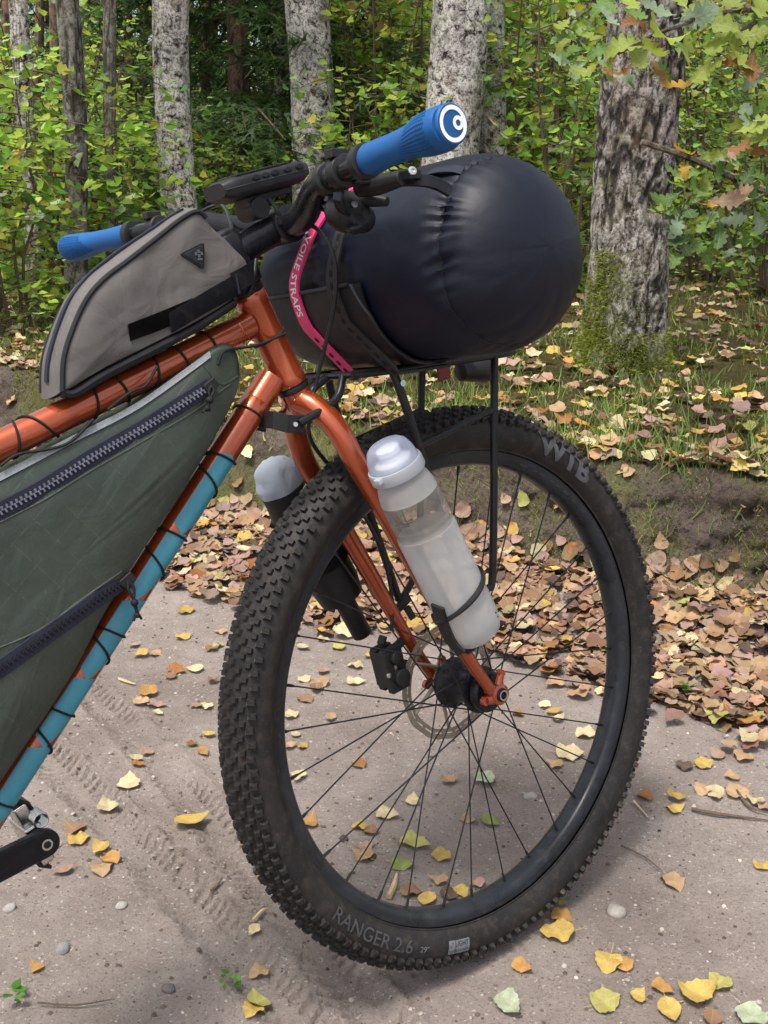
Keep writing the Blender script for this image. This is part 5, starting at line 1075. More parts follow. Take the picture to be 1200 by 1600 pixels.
# ---- single fallen leaves: those one can pick out on the path, then the topmost of the drift
FT = []
for kind, f, c in (('birch', .2, .3), ('birch', -.1, .6), ('round', .15, .4), ('round', .3, -.3), ('ovate', .25, .5), ('birch', .35, .8)):
    V0, F0 = leaf_tpl(kind, f, c); V0, F0 = add_stalk(V0, F0); V0 = V0-np.array((0, .45, 0)); me = bpy.data.meshes.new('fallen_leaf'); me.from_pydata([tuple(v) for v in V0], [], F0); finish(me, 180); me.materials.append(M['fallen']); FT.append(me)
PATH = """298,1290,62,yellow 202,1226,50,pale 171,1264,40,pale 116,1302,44,brown 122,1318,34,yellow 157,1333,36,yellow 173,1350,36,orange 100,1367,34,pink 160,1364,38,tan 405,1522,34,tan 57,1516,26,orange 397,1466,26,pale 402,1574,52,lime 395,1590,36,yellow
229,1086,38,orange 222,1098,36,tan 245,1102,34,pink 248,1116,20,pale 308,1105,24,pink 324,1106,22,pale 213,1188,24,pale 217,1197,24,rust 230,1176,22,pink 326,1152,26,yellow 300,1168,20,rust 318,1180,26,orange 277,1048,34,rust 306,1047,30,pale 285,1000,28,yellow 268,1056,26,brown 332,1066,24,brown 220,1028,30,yellow 242,1026,24,tan 210,1012,22,pink 290,958,30,yellow 330,1018,24,brown 340,1012,20,lime 345,990,24,tan
473,1014,26,pale 506,1000,24,pale 530,1012,26,lime 556,1040,28,pale 505,1051,28,pink 556,1066,34,pale 501,1068,32,tan 475,1061,24,pale 494,1079,30,brown 477,1092,30,brown 453,1119,30,pale 516,1123,24,tan 461,1149,22,pale 453,1166,26,tan 472,1167,22,yellow 578,1026,26,yellow 466,1215,32,pale 561,1195,28,rust 703,1224,32,tan 645,1254,32,pale 606,1276,42,pale 484,1286,40,orange 563,1294,28,yellow 580,1300,26,brown 649,1319,56,lime 690,1337,34,yellow 629,1352,42,green 566,1338,40,tan 571,1325,34,pink 685,1376,34,tan 642,1395,36,brown 719,1394,30,yellow 746,1384,28,pink 667,1410,40,yellow 703,1404,36,dark 757,1222,40,mint 733,1284,30,tan 765,1286,34,green
915,1154,38,pale 865,1200,32,tan 888,1184,46,pale 1098,1197,32,yellow 1142,1218,30,tan 1069,1201,28,dark 1098,1240,32,tan 1117,1247,40,pale 1150,1244,38,tan 1179,1256,32,pale 1194,1263,28,pink 1056,1252,34,yellow 1054,1268,36,yellow 1008,1247,34,rust 1192,1356,34,yellow 1050,1380,42,tan 877,1437,36,orange 873,1461,54,yellow 877,1415,18,lime 817,1513,38,orange 950,1505,46,yellow 973,1509,34,orange 944,1567,48,lime 998,1557,32,yellow 1035,1546,38,orange 1092,1556,66,yellow 1046,1580,48,yellow 1125,1537,38,lime 1175,1588,52,mint 1112,1594,40,brown 796,1577,52,mint 873,1130,26,pale 865,1120,30,yellow 850,1108,26,pale 810,1120,26,rust 1120,1185,30,pink 1160,1190,34,tan"""
BLOTCH = {(298, 1290): (.45, .25, .02), (873, 1461): (.36, .22, .04)}
HERO = {(298, 1290): 'large yellow leaf with black blotches lying just left of the front tyre', (202, 1226): 'big pale cream leaf lying across the tyre tracks', (649, 1319): 'large yellow-green leaf lying under the spokes near the bottom of the wheel', (629, 1352): 'blue-green leaf lying beneath the wheel rim', (757, 1222): 'pale mint green leaf lying under the hub behind the spokes', (1092, 1556): 'large yellow leaf with dark edges in the cluster at the lower right corner', (944, 1567): 'pale yellow-green leaf at the lower edge, right of the tyre', (950, 1505): 'golden leaf with an upright stalk on the path right of the tyre', (405, 1522): 'squarish tan leaf lying below and left of the tyre', (402, 1574): 'lime yellow leaf at the lower edge below the tyre', (1050, 1380): 'curled tan leaf alone on the bare path right of the tyre', (817, 1513): 'small orange leaf beside the foot of the tyre', (1175, 1588): 'pale green leaf in the lower right corner of the path', (873, 1461): 'yellow leaf with black centre beside the right foot of the tyre', (484, 1286): 'orange leaf touching the lower left inside of the rim', (1192, 1356): 'yellow leaf at the right edge of the bare path', (796, 1577): 'pale crumpled greenish leaf scrap below the tyre at the lower edge', (116, 1302): 'curled brown leaf lying next to the crank arm'}
CN = {'yellow': 'yellow', 'pale': 'pale cream', 'tan': 'tan', 'pink': 'pinkish brown', 'brown': 'brown', 'rust': 'rust red', 'dark': 'dark brown', 'green': 'green', 'lime': 'yellow-green', 'mint': 'pale green', 'orange': 'orange'}
def zone_of(px, py):
    if ((px-700)/275)**2+((py-1065)/365)**2 < 1: return ('on the path seen through the front wheel spokes' if py > 1100 else 'at the far edge of the path seen through the spokes')
    if px < 345: return 'beside the tyre tracks left of the front tyre' if py > 1130 else 'on the path between frame bag and front tyre'
    if px < 800: return 'on the sand below the front tyre'
    return 'on the path right of the front tyre' if py < 1330 else 'on the bare sand at the lower right'
def put_leaf(P, sz, col, q, tilt, label, group, lift):
    R_, T_ = place(np.array([P]), lift, tilt, r); o = bpy.data.objects.new('fallen_leaf', FT[q]); COL.objects.link(o); m = R_[0]*sz
    o.matrix_world = Matrix([[*m[i], T_[0][i]] for i in range(3)]+[[0, 0, 0, 1]]); o.color = (*col, 1); tag(o, label, 'leaf', group); return o
nleaf = 0
for tok in PATH.split():
    px, py, sz, c = tok.split(','); px, py, sz = int(px), int(py), int(sz); P = gnd(px, py); d_ = np.linalg.norm(P-CO); P = np.array([P[0], P[1], float(h(P[0], P[1]))])
    col = np.array(PAL[c])*(1+.10*r.normal()); k = (px, py); lab = HERO.get(k, ('small ' if sz < 27 else 'large ' if sz > 37 else '')+CN[c]+' fallen leaf '+zone_of(px, py))
    put_leaf(P, sz/FPX*d_*.92, np.clip(col, .01, .9), r.integers(len(FT)), 1*.14, lab, None if k in HERO else 'fallen leaves '+zone_of(px, py), .005); nleaf += 1
PP = litter(170, 'pile')
for P in PP:
    c = r.choice(names, p=np.array((30, 30, 12, 7, 14, 5, 3, 3, 2))/106); px, py = pix(P)
    zone = 'on the drift '+('right of the wheel' if px > 985 else 'behind the spokes' if px > 440 else 'left of the wheel')
    sz_ = r.uniform(.036, .058); tier = (P[1]-litter_front(P[0]))/(foot(P[0])+.08-litter_front(P[0])); wh = 'at its front edge' if tier < .33 else 'in its middle' if tier < .66 else 'up against the bank'
    put_leaf(P, sz_, np.clip(np.array(PAL[c])*(1+.12*r.normal()), .01, .9), r.integers(len(FT)), .38, ('small ' if sz_ < .044 else 'broad ' if sz_ > .051 else '')+CN[c]+' leaf '+zone+', '+wh, 'top leaves '+zone, .020)

# ---- stones, twigs
def stone(px, py, w, col, label, z=None, flat=.6):
    P = gnd(px, py) if z is None else gnd(px, py, z); d_ = np.linalg.norm(P-CO); s = w/FPX*d_/2; b = MB(); b.ball((0, 0, 0), 1, 16); sd = r.integers(99); V = np.array(b.v); V = V*(1+.28*fbm(V*1.3+sd, 3, int(sd))[:, None]+.06*vn(V*4, 3)[:, None])*np.array((1, .8, flat))*s; b.v = [tuple(v) for v in V]
    o = b.build('stone', pmat('stone', col, .8, var=.25, vs=90, bmp=.5, bs=300, bd=.002), None, sharp=180); o.location = (P[0], P[1], (float(h(P[0], P[1])) if z is None else P[2])+s*flat*.25); o.rotation_euler = (0, 0, r.uniform(0, 6)); tag(o, label, 'stone')
for a in ((963, 1427, 32, (.25, .225, .20), 'pale quartz pebble set in the path right of the tyre'), (263, 1550, 22, (.11, .105, .10), 'dark grey pebble standing on the sand at the lower left'), (190, 1419, 18, (.27, .25, .225), 'small pale grey pebble below the tyre tracks'), (16, 1425, 20, (.27, .25, .23), 'pale pebble near the left edge below the crank arm'), (98, 1486, 24, (.2, .19, .185), 'flat grey pebble on the sand at the lower left'), (829, 1246, 22, (.26, .24, .215), 'white pebble seen through the right spokes'), (538, 1311, 16, (.06, .045, .04), 'dark crumb of earth seen through the lower left spokes'), (582, 1338, 16, (.06, .045, .035), 'round dark crumb beside the tan leaf under the spokes')): stone(*a)
stone(1159, 748, 12, (.42, .38, .34), 'small round pebble at the top of the earth bank', .262); stone(1159, 773, 18, (.40, .35, .31), 'larger round pebble stuck in the earth bank', .235); stone(1142, 829, 9, (.6, .57, .52), 'tiny white pebble low in the earth bank', .165)
bark_m = pmat('twig_bark', (.10, .07, .05), .9, var=.4, vs=200, bmp=.6, bs=500, bd=.001); straw = pmat('dry_straw', (.42, .33, .18), .8, var=.25)
def twig(pts, wpx, mat, label):
    Q = []
    for p in pts: g = gnd(*p); Q.append((g[0], g[1], float(h(g[0], g[1]))+.004+.004*r.random()))
    b = MB(); rad = wpx/FPX*np.linalg.norm(np.array(Q[0])-CO)/2; b.tube(Q, [rad]*(len(Q)-1)+[rad*.4], 6, sm=4); b.build('twig', mat, None); tag(bpy.context.scene.objects[-1] if False else b_last(), label, 'twig')
def b_last(): return COL.objects[-1]
twig([(1080, 1270), (1120, 1278), (1200, 1285)], 5, bark_m, 'long dark twig on the path at the right edge'); twig([(1150, 1240), (1170, 1266), (1200, 1276)], 4, bark_m, 'forked dark twig tip above the long twig at the right edge')
twig([(990, 1258), (1012, 1284)], 4, straw, 'short straw on the path right of the tyre'); twig([(608, 1406), (616, 1385), (620, 1368)], 9, straw, 'stubby tan stalk standing against the bottom of the rim')
twig([(395, 1448), (410, 1432), (420, 1423)], 5, straw, 'dry straw on the sand left of the tyre foot'); twig([(330, 1395), (340, 1388), (348, 1378)], 5, bark_m, 'small dark twig on the sand between crank and tyre'); twig([(60, 1346), (80, 1336), (98, 1322)], 4, straw, 'straw lying below the crank arm')
twig([(60, 1575), (120, 1580), (180, 1572)], 3, bark_m, 'thin dark twig at the lower left edge of the sand'); twig([(970, 1330), (1005, 1345), (1035, 1368)], 2.5, bark_m, 'thin twig above the lone tan leaf'); twig([(186, 1064), (200, 1068), (212, 1072)], 4, straw, 'pale straw lying by the tyre tracks')

# ---- grit and crumbs of earth on the path
n = 5200; gx = r.uniform(-1.0, 1.2, n); gy = r.uniform(1.0, 2.6, n); k = gy < foot(gx)-.05; gx, gy = gx[k], gy[k]; n = len(gx)
V0 = np.array([(1, 0, 0), (.3, .9, .1), (-.8, .5, 0), (-.7, -.6, .1), (.4, -.9, 0), (.1, 0, .8)]); F0 = [(0, 1, 5), (1, 2, 5), (2, 3, 5), (3, 4, 5), (4, 0, 5)]
sz = .0011+.0012*r.random(n)**3*2.2; cg_ = np.where((r.random(n) < .55)[:, None], np.array((.09, .072, .06)), np.array((.34, .30, .265)))*(1+.25*r.normal(size=(n, 1)))
o = scatter('gravel', (V0, F0), basis(np.array((0, 0, 1.))+.3*randdir(r, n), randdir(r, n)), np.c_[gx, gy, h(gx, gy)+.0006], sz*1.25, np.clip(cg_, .01, .8), M['litter']); tag(o, 'grit and dark crumbs of earth scattered over the sandy path', 'gravel', kind='stuff')

# ---- grass and moss
def grass(name, P, L, label, green, mat=None, spread=.55, w=.045):
    n = len(P); V0 = np.array([(-w, 0, 0), (w, 0, 0), (-w*.8, .05, .5), (w*.8, .05, .5), (-w*.3, .28, .92), (w*.3, .28, .92)]); F0 = [(0, 1, 3, 2), (2, 3, 5, 4)]
    up = np.c_[r.normal(size=n)*spread*.6, r.normal(size=n)*spread*.6, np.ones(n)]; T = np.c_[P, h(P[:, 0], P[:, 1])-.004]; cols = np.array(green)*(1+.22*r.normal(size=(n, 1)))*(1+.12*r.normal(size=(n, 3))); dry = r.random(n) < .14; cols[dry] = np.array((.32, .27, .11))*(1+.2*r.normal(size=(dry.sum(), 1)))
    o = scatter(name, (V0, F0), basis(up, randdir(r, n)), T, L*(.5+r.random(n)), np.clip(cols, .01, .8), mat or M['blade']); tag(o, label, name.replace('_', ' '), kind='stuff'); return o
def clumps(nc, per, sd, region):
    out = []
    while len(out) < nc:
        c = region(); k = r.poisson(per)+2; out.append(np.array(c)+sd*r.normal(size=(k, 2)))
    return np.concatenate(out)
def fl(a, b, p=1.6, xr=(-2.4, 3.2)):
    x = r.uniform(*xr); return (x, foot(x)+face_w(x)+a+(b-a)*r.random()**p)
grass('grass', clumps(1200, 17, .06, lambda: fl(-.02, 5.5)), .050, 'fine green grass growing among the fallen leaves above the bank', (.17, .25, .055), w=.03)
grass('grass', clumps(50, 18, .035, lambda: fl(-.05, .5, 1, (.0, 1.6))), .075, 'taller tufts of grass along the top edge of the bank', (.20, .28, .07), w=.022)
def bk(xr=(-.6, 1.5)): x = r.uniform(*xr); return (x, foot(x)+face_w(x)*r.uniform(.05, .95))
grass('grass', clumps(46, 14, .028, bk), .060, 'sparse grass tufts growing out of the earth bank', (.17, .20, .06), spread=1.1, w=.016)
mossP = clumps(230, 130, .055, lambda: fl(-.02, 2.6, 1.3)); grass('moss', mossP, .022, 'low cushions of bright moss above the bank', (.16, .20, .03), spread=1.2, w=.10)
grass('moss', clumps(60, 110, .05, bk), .011, 'thin moss growing on the face of the earth bank', (.15, .165, .04), spread=1.6, w=.10)

def sprig(px, py, label, n=9, s=.016):
    P = gnd(px, py); root = P; V0, F0 = leaf_tpl('ovate'); k = n; hd = randdir(r, k); hd[:, 2] = np.abs(hd[:, 2])*.6+.1; o = scatter('seedling', (V0, F0), basis(np.c_[hd[:, :2]*-.5, np.ones(k)], hd), np.tile(np.array([P[0], P[1], float(h(P[0], P[1]))+.012]), (k, 1))+.006*r.normal(size=(k, 3)), np.full(k, s)*(.6+.7*r.random(k)), np.tile((.10, .26, .035), (k, 1))*(1+.2*r.normal(size=(k, 1))), M['green']); tag(o, label, 'plant')
sprig(1077, 1092, 'small bright green seedling growing in the leaf drift right of the wheel', 11, .020); sprig(22, 1562, 'tiny green sprout in the sand at the lower left corner', 7, .014); sprig(360, 1552, 'tiny green sprouts in the sand below the tyre', 8, .010)

# ================================================================== TREES
def bark(name, light, mid, dark, lichen, scale=1.0, amount=.5, zs_=.6):
    m, nt, b = newmat(name); tc = N(nt, 'TexCoord').outputs['Object']; mp = N(nt, 'Mapping'); mp.inputs['Scale'].default_value = (1, 1, zs_); nt.links.new(tc, mp.inputs[0]); co = mp.outputs[0]
    cav = N(nt, 'Attribute', attribute_name='cav').outputs['Fac']
    n1 = noise(nt, co, 16*scale, 8, .72, .6); c = ramp(nt, [(.40, dark), (.47, mid), (.56, light)], n1.outputs[0]).outputs[0]
    n2 = noise(nt, tc, 60*scale, 6, .75); c = mixc(nt, ramp(nt, [(.40, (.85, .85, .85)), (.50, (0, 0, 0))], n2.outputs[0]).outputs[0], c, dark)
    n0 = noise(nt, tc, 2.6, 5, .6); c = mixc(nt, ramp(nt, [(.42, (0, 0, 0)), (.66, (.72, .72, .72))], n0.outputs[0]).outputs[0], c, mixc(nt, .55, c, dark)); n9 = noise(nt, tc, 5.5, 4); c = mixc(nt, ramp(nt, [(.5, (0, 0, 0)), (.7, (.45, .45, .45))], n9.outputs[0]).outputs[0], c, mixc(nt, .5, c, (.34, .22, .12)))
    n3 = noise(nt, tc, 10*scale, 7, .75); c = mixc(nt, ramp(nt, [(.52, (0, 0, 0)), (.60, (amount,)*3)], n3.outputs[0]).outputs[0], c, lichen)
    c = mixc(nt, ramp(nt, [(.10, (0, 0, 0)), (.60, (.84, .84, .84))], cav).outputs[0], c, dark)
    nt.links.new(c, b.inputs['Base Color']); b.inputs['Roughness'].default_value = .92; b.inputs['Specular IOR Level'].default_value = .15
    p = bump(nt, b, n1.outputs[0], .7, .02); bump(nt, b, n2.outputs[0], .8, .008, p); return m
M['birch'] = bark('birch_bark', (.74, .71, .66), (.42, .395, .36), (.020, .017, .014), (.34, .35, .28), 1.3, .4, 1.1)
M['birch_dark'] = bark('old_birch_bark', (.44, .41, .375), (.16, .14, .12), (.014, .012, .010), (.24, .25, .16), 1.6, .4)
M['grey_bark'] = bark('grey_bark', (.30, .28, .25), (.17, .155, .135), (.03, .026, .02), (.20, .22, .16), 1.2, .5)
M['pine'] = bark('pine_bark', (.26, .155, .105), (.18, .115, .085), (.05, .035, .03), (.17, .15, .12), .8, .3)
def trunk_mesh(A, B, r0, r1, seg, rows, amp, seed, flare=.35, fiss=1.0, wob=.032):
    """bark surface between A (ground) and B (top); returns verts, faces, cavity"""
    t = np.linspace(0, 1, rows)**1.25; L = np.linalg.norm(B-A); zz = t*L; a = np.linspace(0, 2*pi, seg, endpoint=False); TT, AA = np.meshgrid(t, a, indexing='ij'); Zm = TT*L
    R_ = (r0+(r1-r0)*TT)*(1+.06*fbm(xyz(np.cos(AA)*1.2, np.sin(AA)*1.2, Zm*2.2), 2, seed+50)); R_ = R_*(1+flare*np.exp(-Zm/.16)*(1+.35*np.sin(AA*4+seed)))
    C = A[None]+(B-A)[None]*t[:, None]; C = C+wob*np.c_[np.sin(zz*1.7+seed), np.cos(zz*1.3+seed*2), np.zeros(rows)]*np.minimum(1, zz)[:, None]
    q = xyz(np.cos(AA)*R_*30, np.sin(AA)*R_*30, Zm*13); q = q+.9*np.stack([vn(q*.6, seed+20), vn(q*.6+9, seed+21), vn(q*.6+5, seed+22)], -1); rid = 1-np.abs(fbm(q, 3, seed)); fine = fbm(q*2.6, 3, seed+7); f = np.clip((rid-.80)/.18, 0, 1)*np.clip(.75+fbm(q*.35, 2, seed+30)*1.3, .1, 1)
    R2 = R_-amp*f*fiss+amp*.55*fine; cav = np.clip(f*.95*fiss-.3*fine, 0, 1)
    V = np.stack([C[:, None, 0]+R2*np.cos(AA), C[:, None, 1]+R2*np.sin(AA), C[:, None, 2]+0*AA], -1).reshape(-1, 3)
    F = [(i*seg+k, i*seg+(k+1) % seg, (i+1)*seg+(k+1) % seg, (i+1)*seg+k) for i in range(rows-1) for k in range(seg)]+[tuple((rows-1)*seg+k for k in range(seg))]; return V, F, cav.ravel()
def line_at(pa, pb, Y, top):
    a, b = ptY(*pa, Y), ptY(*pb, Y); d = a-b; d = d/d[2]; z0 = .3
    for _ in range(4): g = b+d*(z0-b[2]); z0 = float(h(g[0], g[1]))
    return b+d*(z0-.06-b[2]), b+d*(top-b[2])
CROWNS = []
def tree(name, pa, pb, Y, wpx, mat, label, top=8.0, seg=28, rows=90, amp=.006, seed=1, fiss=1.0, group=None, crown=None, flare=.35, taper=.72, cat='tree'):
    A, B = line_at(pa, pb, Y, top); r_ = wpx/FPX*Y/2*1.02; root = wempty(name, tuple(A)); tag(root, label, cat, group)
    V, F, cav = trunk_mesh(A, B, r_*1.04, r_*taper, seg, rows, amp, seed, flare, fiss); b = MB(); b.v = [tuple(v) for v in V]; b.f = F; o = b.build('trunk', mat, root, sharp=180, recalc=False)
    if len(o.data.vertices) == len(cav): o.data.attributes.new('cav', 'FLOAT', 'POINT').data.foreach_set('value', cav.astype(np.float32))
    if crown: CROWNS.append((root, B, crown, seed))
    return root, A, B, r_
# pa / pb: two points of the trunk's middle line in the photo
near, NA, NB, NR = tree('birch_tree', (1022, 90), (970, 570), 4.05, 112, M['birch_dark'], 'rugged old birch with mossy foot leaning right, standing above the bank', 7.5, 120, 330, .0105, 3, 1.0, None, 1.5, .45, .80)
tree('birch_tree', (712, 20), (704, 230), 6.5, 82, M['birch'], 'thick pale birch directly behind the near blue grip', 9, 64, 170, .008, 5, .30, None, 1.6)
tree('birch_tree', (773, 20), (768, 220), 6.75, 44, M['birch'], 'slimmer birch pressed against the right of the thick birch', 9, 48, 150, .006, 8, .30, None, 1.4)
tree('birch_tree', (472, 10), (484, 250), 7.0, 62, M['birch'], 'pale birch behind the navigation unit, in front of the spruce', 9, 56, 160, .007, 12, .30, None, 1.5)
tree('birch_tree', (274, 10), (279, 320), 6.2, 52, M['birch'], 'straight lichen-covered birch rising behind the grey bag', 9, 56, 160, .006, 15, .30, None, 1.5)
tree('birch_tree', (253, 10), (257, 320), 6.6, 20, M['grey_bark'], 'thin grey stem close to the left of the straight birch', 8, 24, 90, .004, 17, .5, None, None)
tree('alder_tree', (102, 10), (117, 440), 5.4, 33, M['grey_bark'], 'grey trunk with dark patches behind the far blue grip', 8, 44, 150, .005, 19, .8, None, 1.3)
tree('alder_tree', (168, 10), (187, 350), 5.9, 19, M['grey_bark'], 'slender dark stem between the grey trunk and the straight birch', 7.5, 28, 120, .0035, 23, .8, None, 1.2)
tree('birch_tree', (36, 10), (58, 500), 5.6, 27, M['birch'], 'leaning pale birch near the left edge of the picture', 8, 40, 130, .005, 27, .6, None, 1.3)
tree('birch_tree', (438, 40), (447, 230), 8.4, 22, M['birch'], 'thin birch half hidden behind the left side of the pale birch', 8, 24, 90, .004, 29, .5, None, None)
tree('alder_tree', (842, 0), (846, 240), 8.0, 22, M['grey_bark'], 'grey stem behind the top of the dry bag', 8, 28, 100, .004, 33, .8, None, 1.2)
tree('alder_tree', (882, 150), (880, 320), 7.6, 26, M['grey_bark'], 'brownish stem left of the old birch, above the dry bag', 6, 28, 100, .004, 35, .8, None, None)
for px, Y, w, s, lab in ((12, 12.5, 17, 41, 'leftmost reddish pine trunk in the distance'), (56, 13, 14, 42, 'reddish pine trunk right of the leaning birch'), (78, 12, 16, 43, 'second reddish pine trunk from the leaning birch'), (137, 14, 12, 44, 'thin distant pine between the grey trunk and the slender stem'), (205, 13, 14, 45, 'thin distant pine right of the slender dark stem'), (227, 15, 12, 46, 'second thin pine right of the slender dark stem'), (326, 12, 15, 47, 'brownish pine trunk between straight birch and spruce'), (541, 12, 18, 48, 'brown pine trunk right of the pale birch behind the near grip'), (576, 15, 10, 49, 'thin brown stem in the gap between the two large birches'), (612, 12.5, 15, 50, 'pine trunk left of the thick birch'), (655, 13, 16, 51, 'pine trunk touching the left side of the thick birch'), (815, 13, 14, 52, 'distant pine right of the slimmer birch'), (915, 12, 18, 53, 'dark distant trunk left of the old birch'), (1092, 13, 13, 54, 'distant stem right of the old birch behind the oak leaves'), (1150, 12, 15, 55, 'distant stem near the right edge behind the oak leaves'), (865, 12.2, 15, 56, 'slim grey trunk above the right end of the dry bag'), (938, 12.6, 13, 57, 'slim grey trunk close to the left of the old birch'), (590, 11.4, 12, 58, 'slim trunk just above the near blue grip'), (300, 12.4, 11, 59, 'slim brown trunk touching the right of the straight birch'), (97, 13.2, 12, 60, 'slim pine trunk half behind the grey trunk')):
    tree('pine_tree', (px, 0), (px+r.normal()*4, 300), Y*.74, w, M['pine'] if px < 700 else M['grey_bark'], lab, 10, 14, 40, .004, s, .6, 'distant trunks behind the undergrowth', None)

# moss sleeve on the foot of the old birch
n = 19000; zz = .02+.42*r.random(n)**1.7; ang = radians(195)+r.normal(size=n)*.62*(1.25-zz); low = r.random(n) < .35; ang[low] = r.uniform(0, 2*pi, low.sum()); zz[low] = .02+.14*r.random(low.sum())**1.5
ax = NA[None]+(NB-NA)[None]*((zz+.06)/(NB[2]-NA[2]))[:, None]; rr_ = NR*(1+.45*np.exp(-(zz+.06)/.16)*(1+.35*np.sin(ang*4+3))); out = np.c_[np.cos(ang), np.sin(ang), .35+0*ang]
V0 = np.array([(-.1, 0, 0), (.1, 0, 0), (-.07, .1, .6), (.07, .1, .6), (-.02, .3, 1), (.02, .3, 1)]); cols = np.array((.22, .26, .03))*(1+.3*r.normal(size=(n, 1)))
o = scatter('moss', (V0, [(0, 1, 3, 2), (2, 3, 5, 4)]), basis(out+.7*randdir(r, n), randdir(r, n)), ax+np.c_[rr_*np.cos(ang), rr_*np.sin(ang), 0*ang], .0118*(.5+r.random(n)), np.clip(cols, .01, .5), M['blade'], near); tag(o, kind='stuff')

# ---- undergrowth
def shrub_mesh(seed, H, spread, nst, per, size, palette, weights, droop=.25, kind='maple'):
    q = np.random.default_rng(seed); ST = MB(); T = []; HD = []; UP = []
    for s in range(nst):
        az = q.uniform(0, 2*pi); lean = q.uniform(.05, .35)*spread; hh = H*q.uniform(.6, 1.0); base = np.array([q.normal()*.08, q.normal()*.08, -.05]); d = np.array([cos(az)*lean, sin(az)*lean, 1.0]); pts = [base+d*hh*t+np.array([q.normal()*.03, q.normal()*.03, 0])*(t > 0) for t in np.linspace(0, 1, 6)]
        r0 = .006+.004*hh; ST.tube(pts, list(np.linspace(r0, .002, 6)), 5, sm=2)
        for b in range(int(7+hh*5)):
            t = q.uniform(.08, 1.0); p0 = np.array([np.interp(t, np.linspace(0, 1, 6), [p[i] for p in pts]) for i in range(3)]); a2 = q.uniform(0, 2*pi); L = spread*q.uniform(.35, .8)*(1.15-.6*t); dd = np.array([cos(a2), sin(a2), q.uniform(-.05, .55)]); dd /= np.linalg.norm(dd)
            tw = [p0+dd*L*u+np.array([0, 0, -droop*L*u*u]) for u in np.linspace(0, 1, 5)]; ST.tube(tw, [.0035, .003, .0024, .0018, .001], 4)
            for u in np.linspace(.18, 1.0, per):
                p = np.array([np.interp(u, np.linspace(0, 1, 5), [w[i] for w in tw]) for i in range(3)])+q.normal(size=3)*.035; T.append(p); s2 = 1 if q.random() < .5 else -1; sd = np.cross(dd, (0, 0, 1.))*s2; HD.append(dd*.5+sd*.8+np.array([0, 0, -.35])+q.normal(size=3)*.3); UP.append(np.array([0, 0, 1.])+.55*q.normal(size=3)-dd*.15)
    T, HD, UP = np.array(T), np.array(HD), np.array(UP); n = len(T); c = np.array(palette)[q.choice(len(palette), n, p=np.array(weights)/sum(weights))]; c = np.clip(c*(1+.22*q.normal(size=(n, 1)))*(1+.07*q.normal(size=(n, 3))), .008, .6)
    tmp = scatter('crown', leaf_tpl(kind, .2, .25), basis(UP, HD), T, size*(.55+.8*q.random(n)), c, M['green']); me = tmp.data; bpy.data.objects.remove(tmp)
    so = ST.build('stems', bark_m, None); sm = so.data; bpy.data.objects.remove(so); return me, sm
GRN = [(.27, .45, .06), (.41, .53, .075), (.15, .29, .06), (.58, .50, .08), (.30, .18, .06), (.40, .48, .28)]
VAR = [shrub_mesh(101, 2.4, .85, 6, 14, .060, GRN, (36, 32, 14, 9, 2, 7)), shrub_mesh(102, 3.2, .95, 6, 14, .060, GRN, (30, 36, 12, 14, 3, 5)), shrub_mesh(103, 1.5, .75, 7, 13, .056, GRN, (38, 28, 20, 7, 2, 8)), shrub_mesh(104, 2.8, .9, 5, 14, .066, GRN, (26, 40, 8, 20, 3, 3)), shrub_mesh(105, 2.0, .8, 7, 14, .052, GRN, (26, 16, 40, 6, 3, 14)), shrub_mesh(106, 4.2, 1.0, 5, 14, .064, GRN, (34, 34, 14, 10, 2, 5))]
def shrub(x, y, v, sc, rot, label, group):
    root = wempty('hazel_shrub', (x, y, float(h(x, y))-.03)); root.rotation_euler = (0, 0, rot); root.scale = (sc,)*3; tag(root, label, 'shrub', group)
    for nm, me in zip(('crown', 'stems'), VAR[v]): o = bpy.data.objects.new(nm, me); COL.objects.link(o); o.parent = root
def sp(px, Y): return (px-600)/FPX*Y/cos(PITCH)*.97, Y
SH = [(20, 5.0, 2, 1.0, 'low bright shrub at the left edge in front of the leaning birch'), (150, 5.6, 2, 1.05, 'low yellow-green shrub between grey trunk and slender stem'), (75, 6.2, 4, 1.0, 'darker leafy shrub behind the leaning birch'), (225, 6.3, 2, 1.0, 'low shrub at the foot of the straight birch'), (335, 6.6, 2, .75, 'leafy shrub right of the straight birch'), (400, 7.0, 2, .7, 'low shrub between straight birch and pale birch'), (545, 7.2, 3, .85, 'yellowing shrub right of the pale birch, behind the near grip'), (600, 6.6, 2, 1.05, 'bright shrub left of the thick birch'), (630, 8.0, 1, .85, 'tall shrub behind the gap between the large birches'), (810, 6.9, 0, .95, 'leafy shrub right of the slimmer birch'), (865, 6.2, 4, .95, 'dark leafy shrub behind the right end of the dry bag'), (925, 7.3, 1, .8, 'tall shrub between dry bag and old birch'), (1100, 7.0, 4, 1.0, 'dark green shrub right of the old birch'), (1175, 6.3, 4, .9, 'shrub at the right edge behind the oak twigs'), (1215, 7.8, 0, 1.0, 'tall shrub at the right edge beyond the grass'), (-30, 6.8, 1, .9, 'tall shrub beyond the left edge of the path'), (1050, 8.6, 1, .95, 'tall shrub directly behind the old birch'), (700, 9.0, 1, .9, 'tall shrub hidden behind the thick birch')]
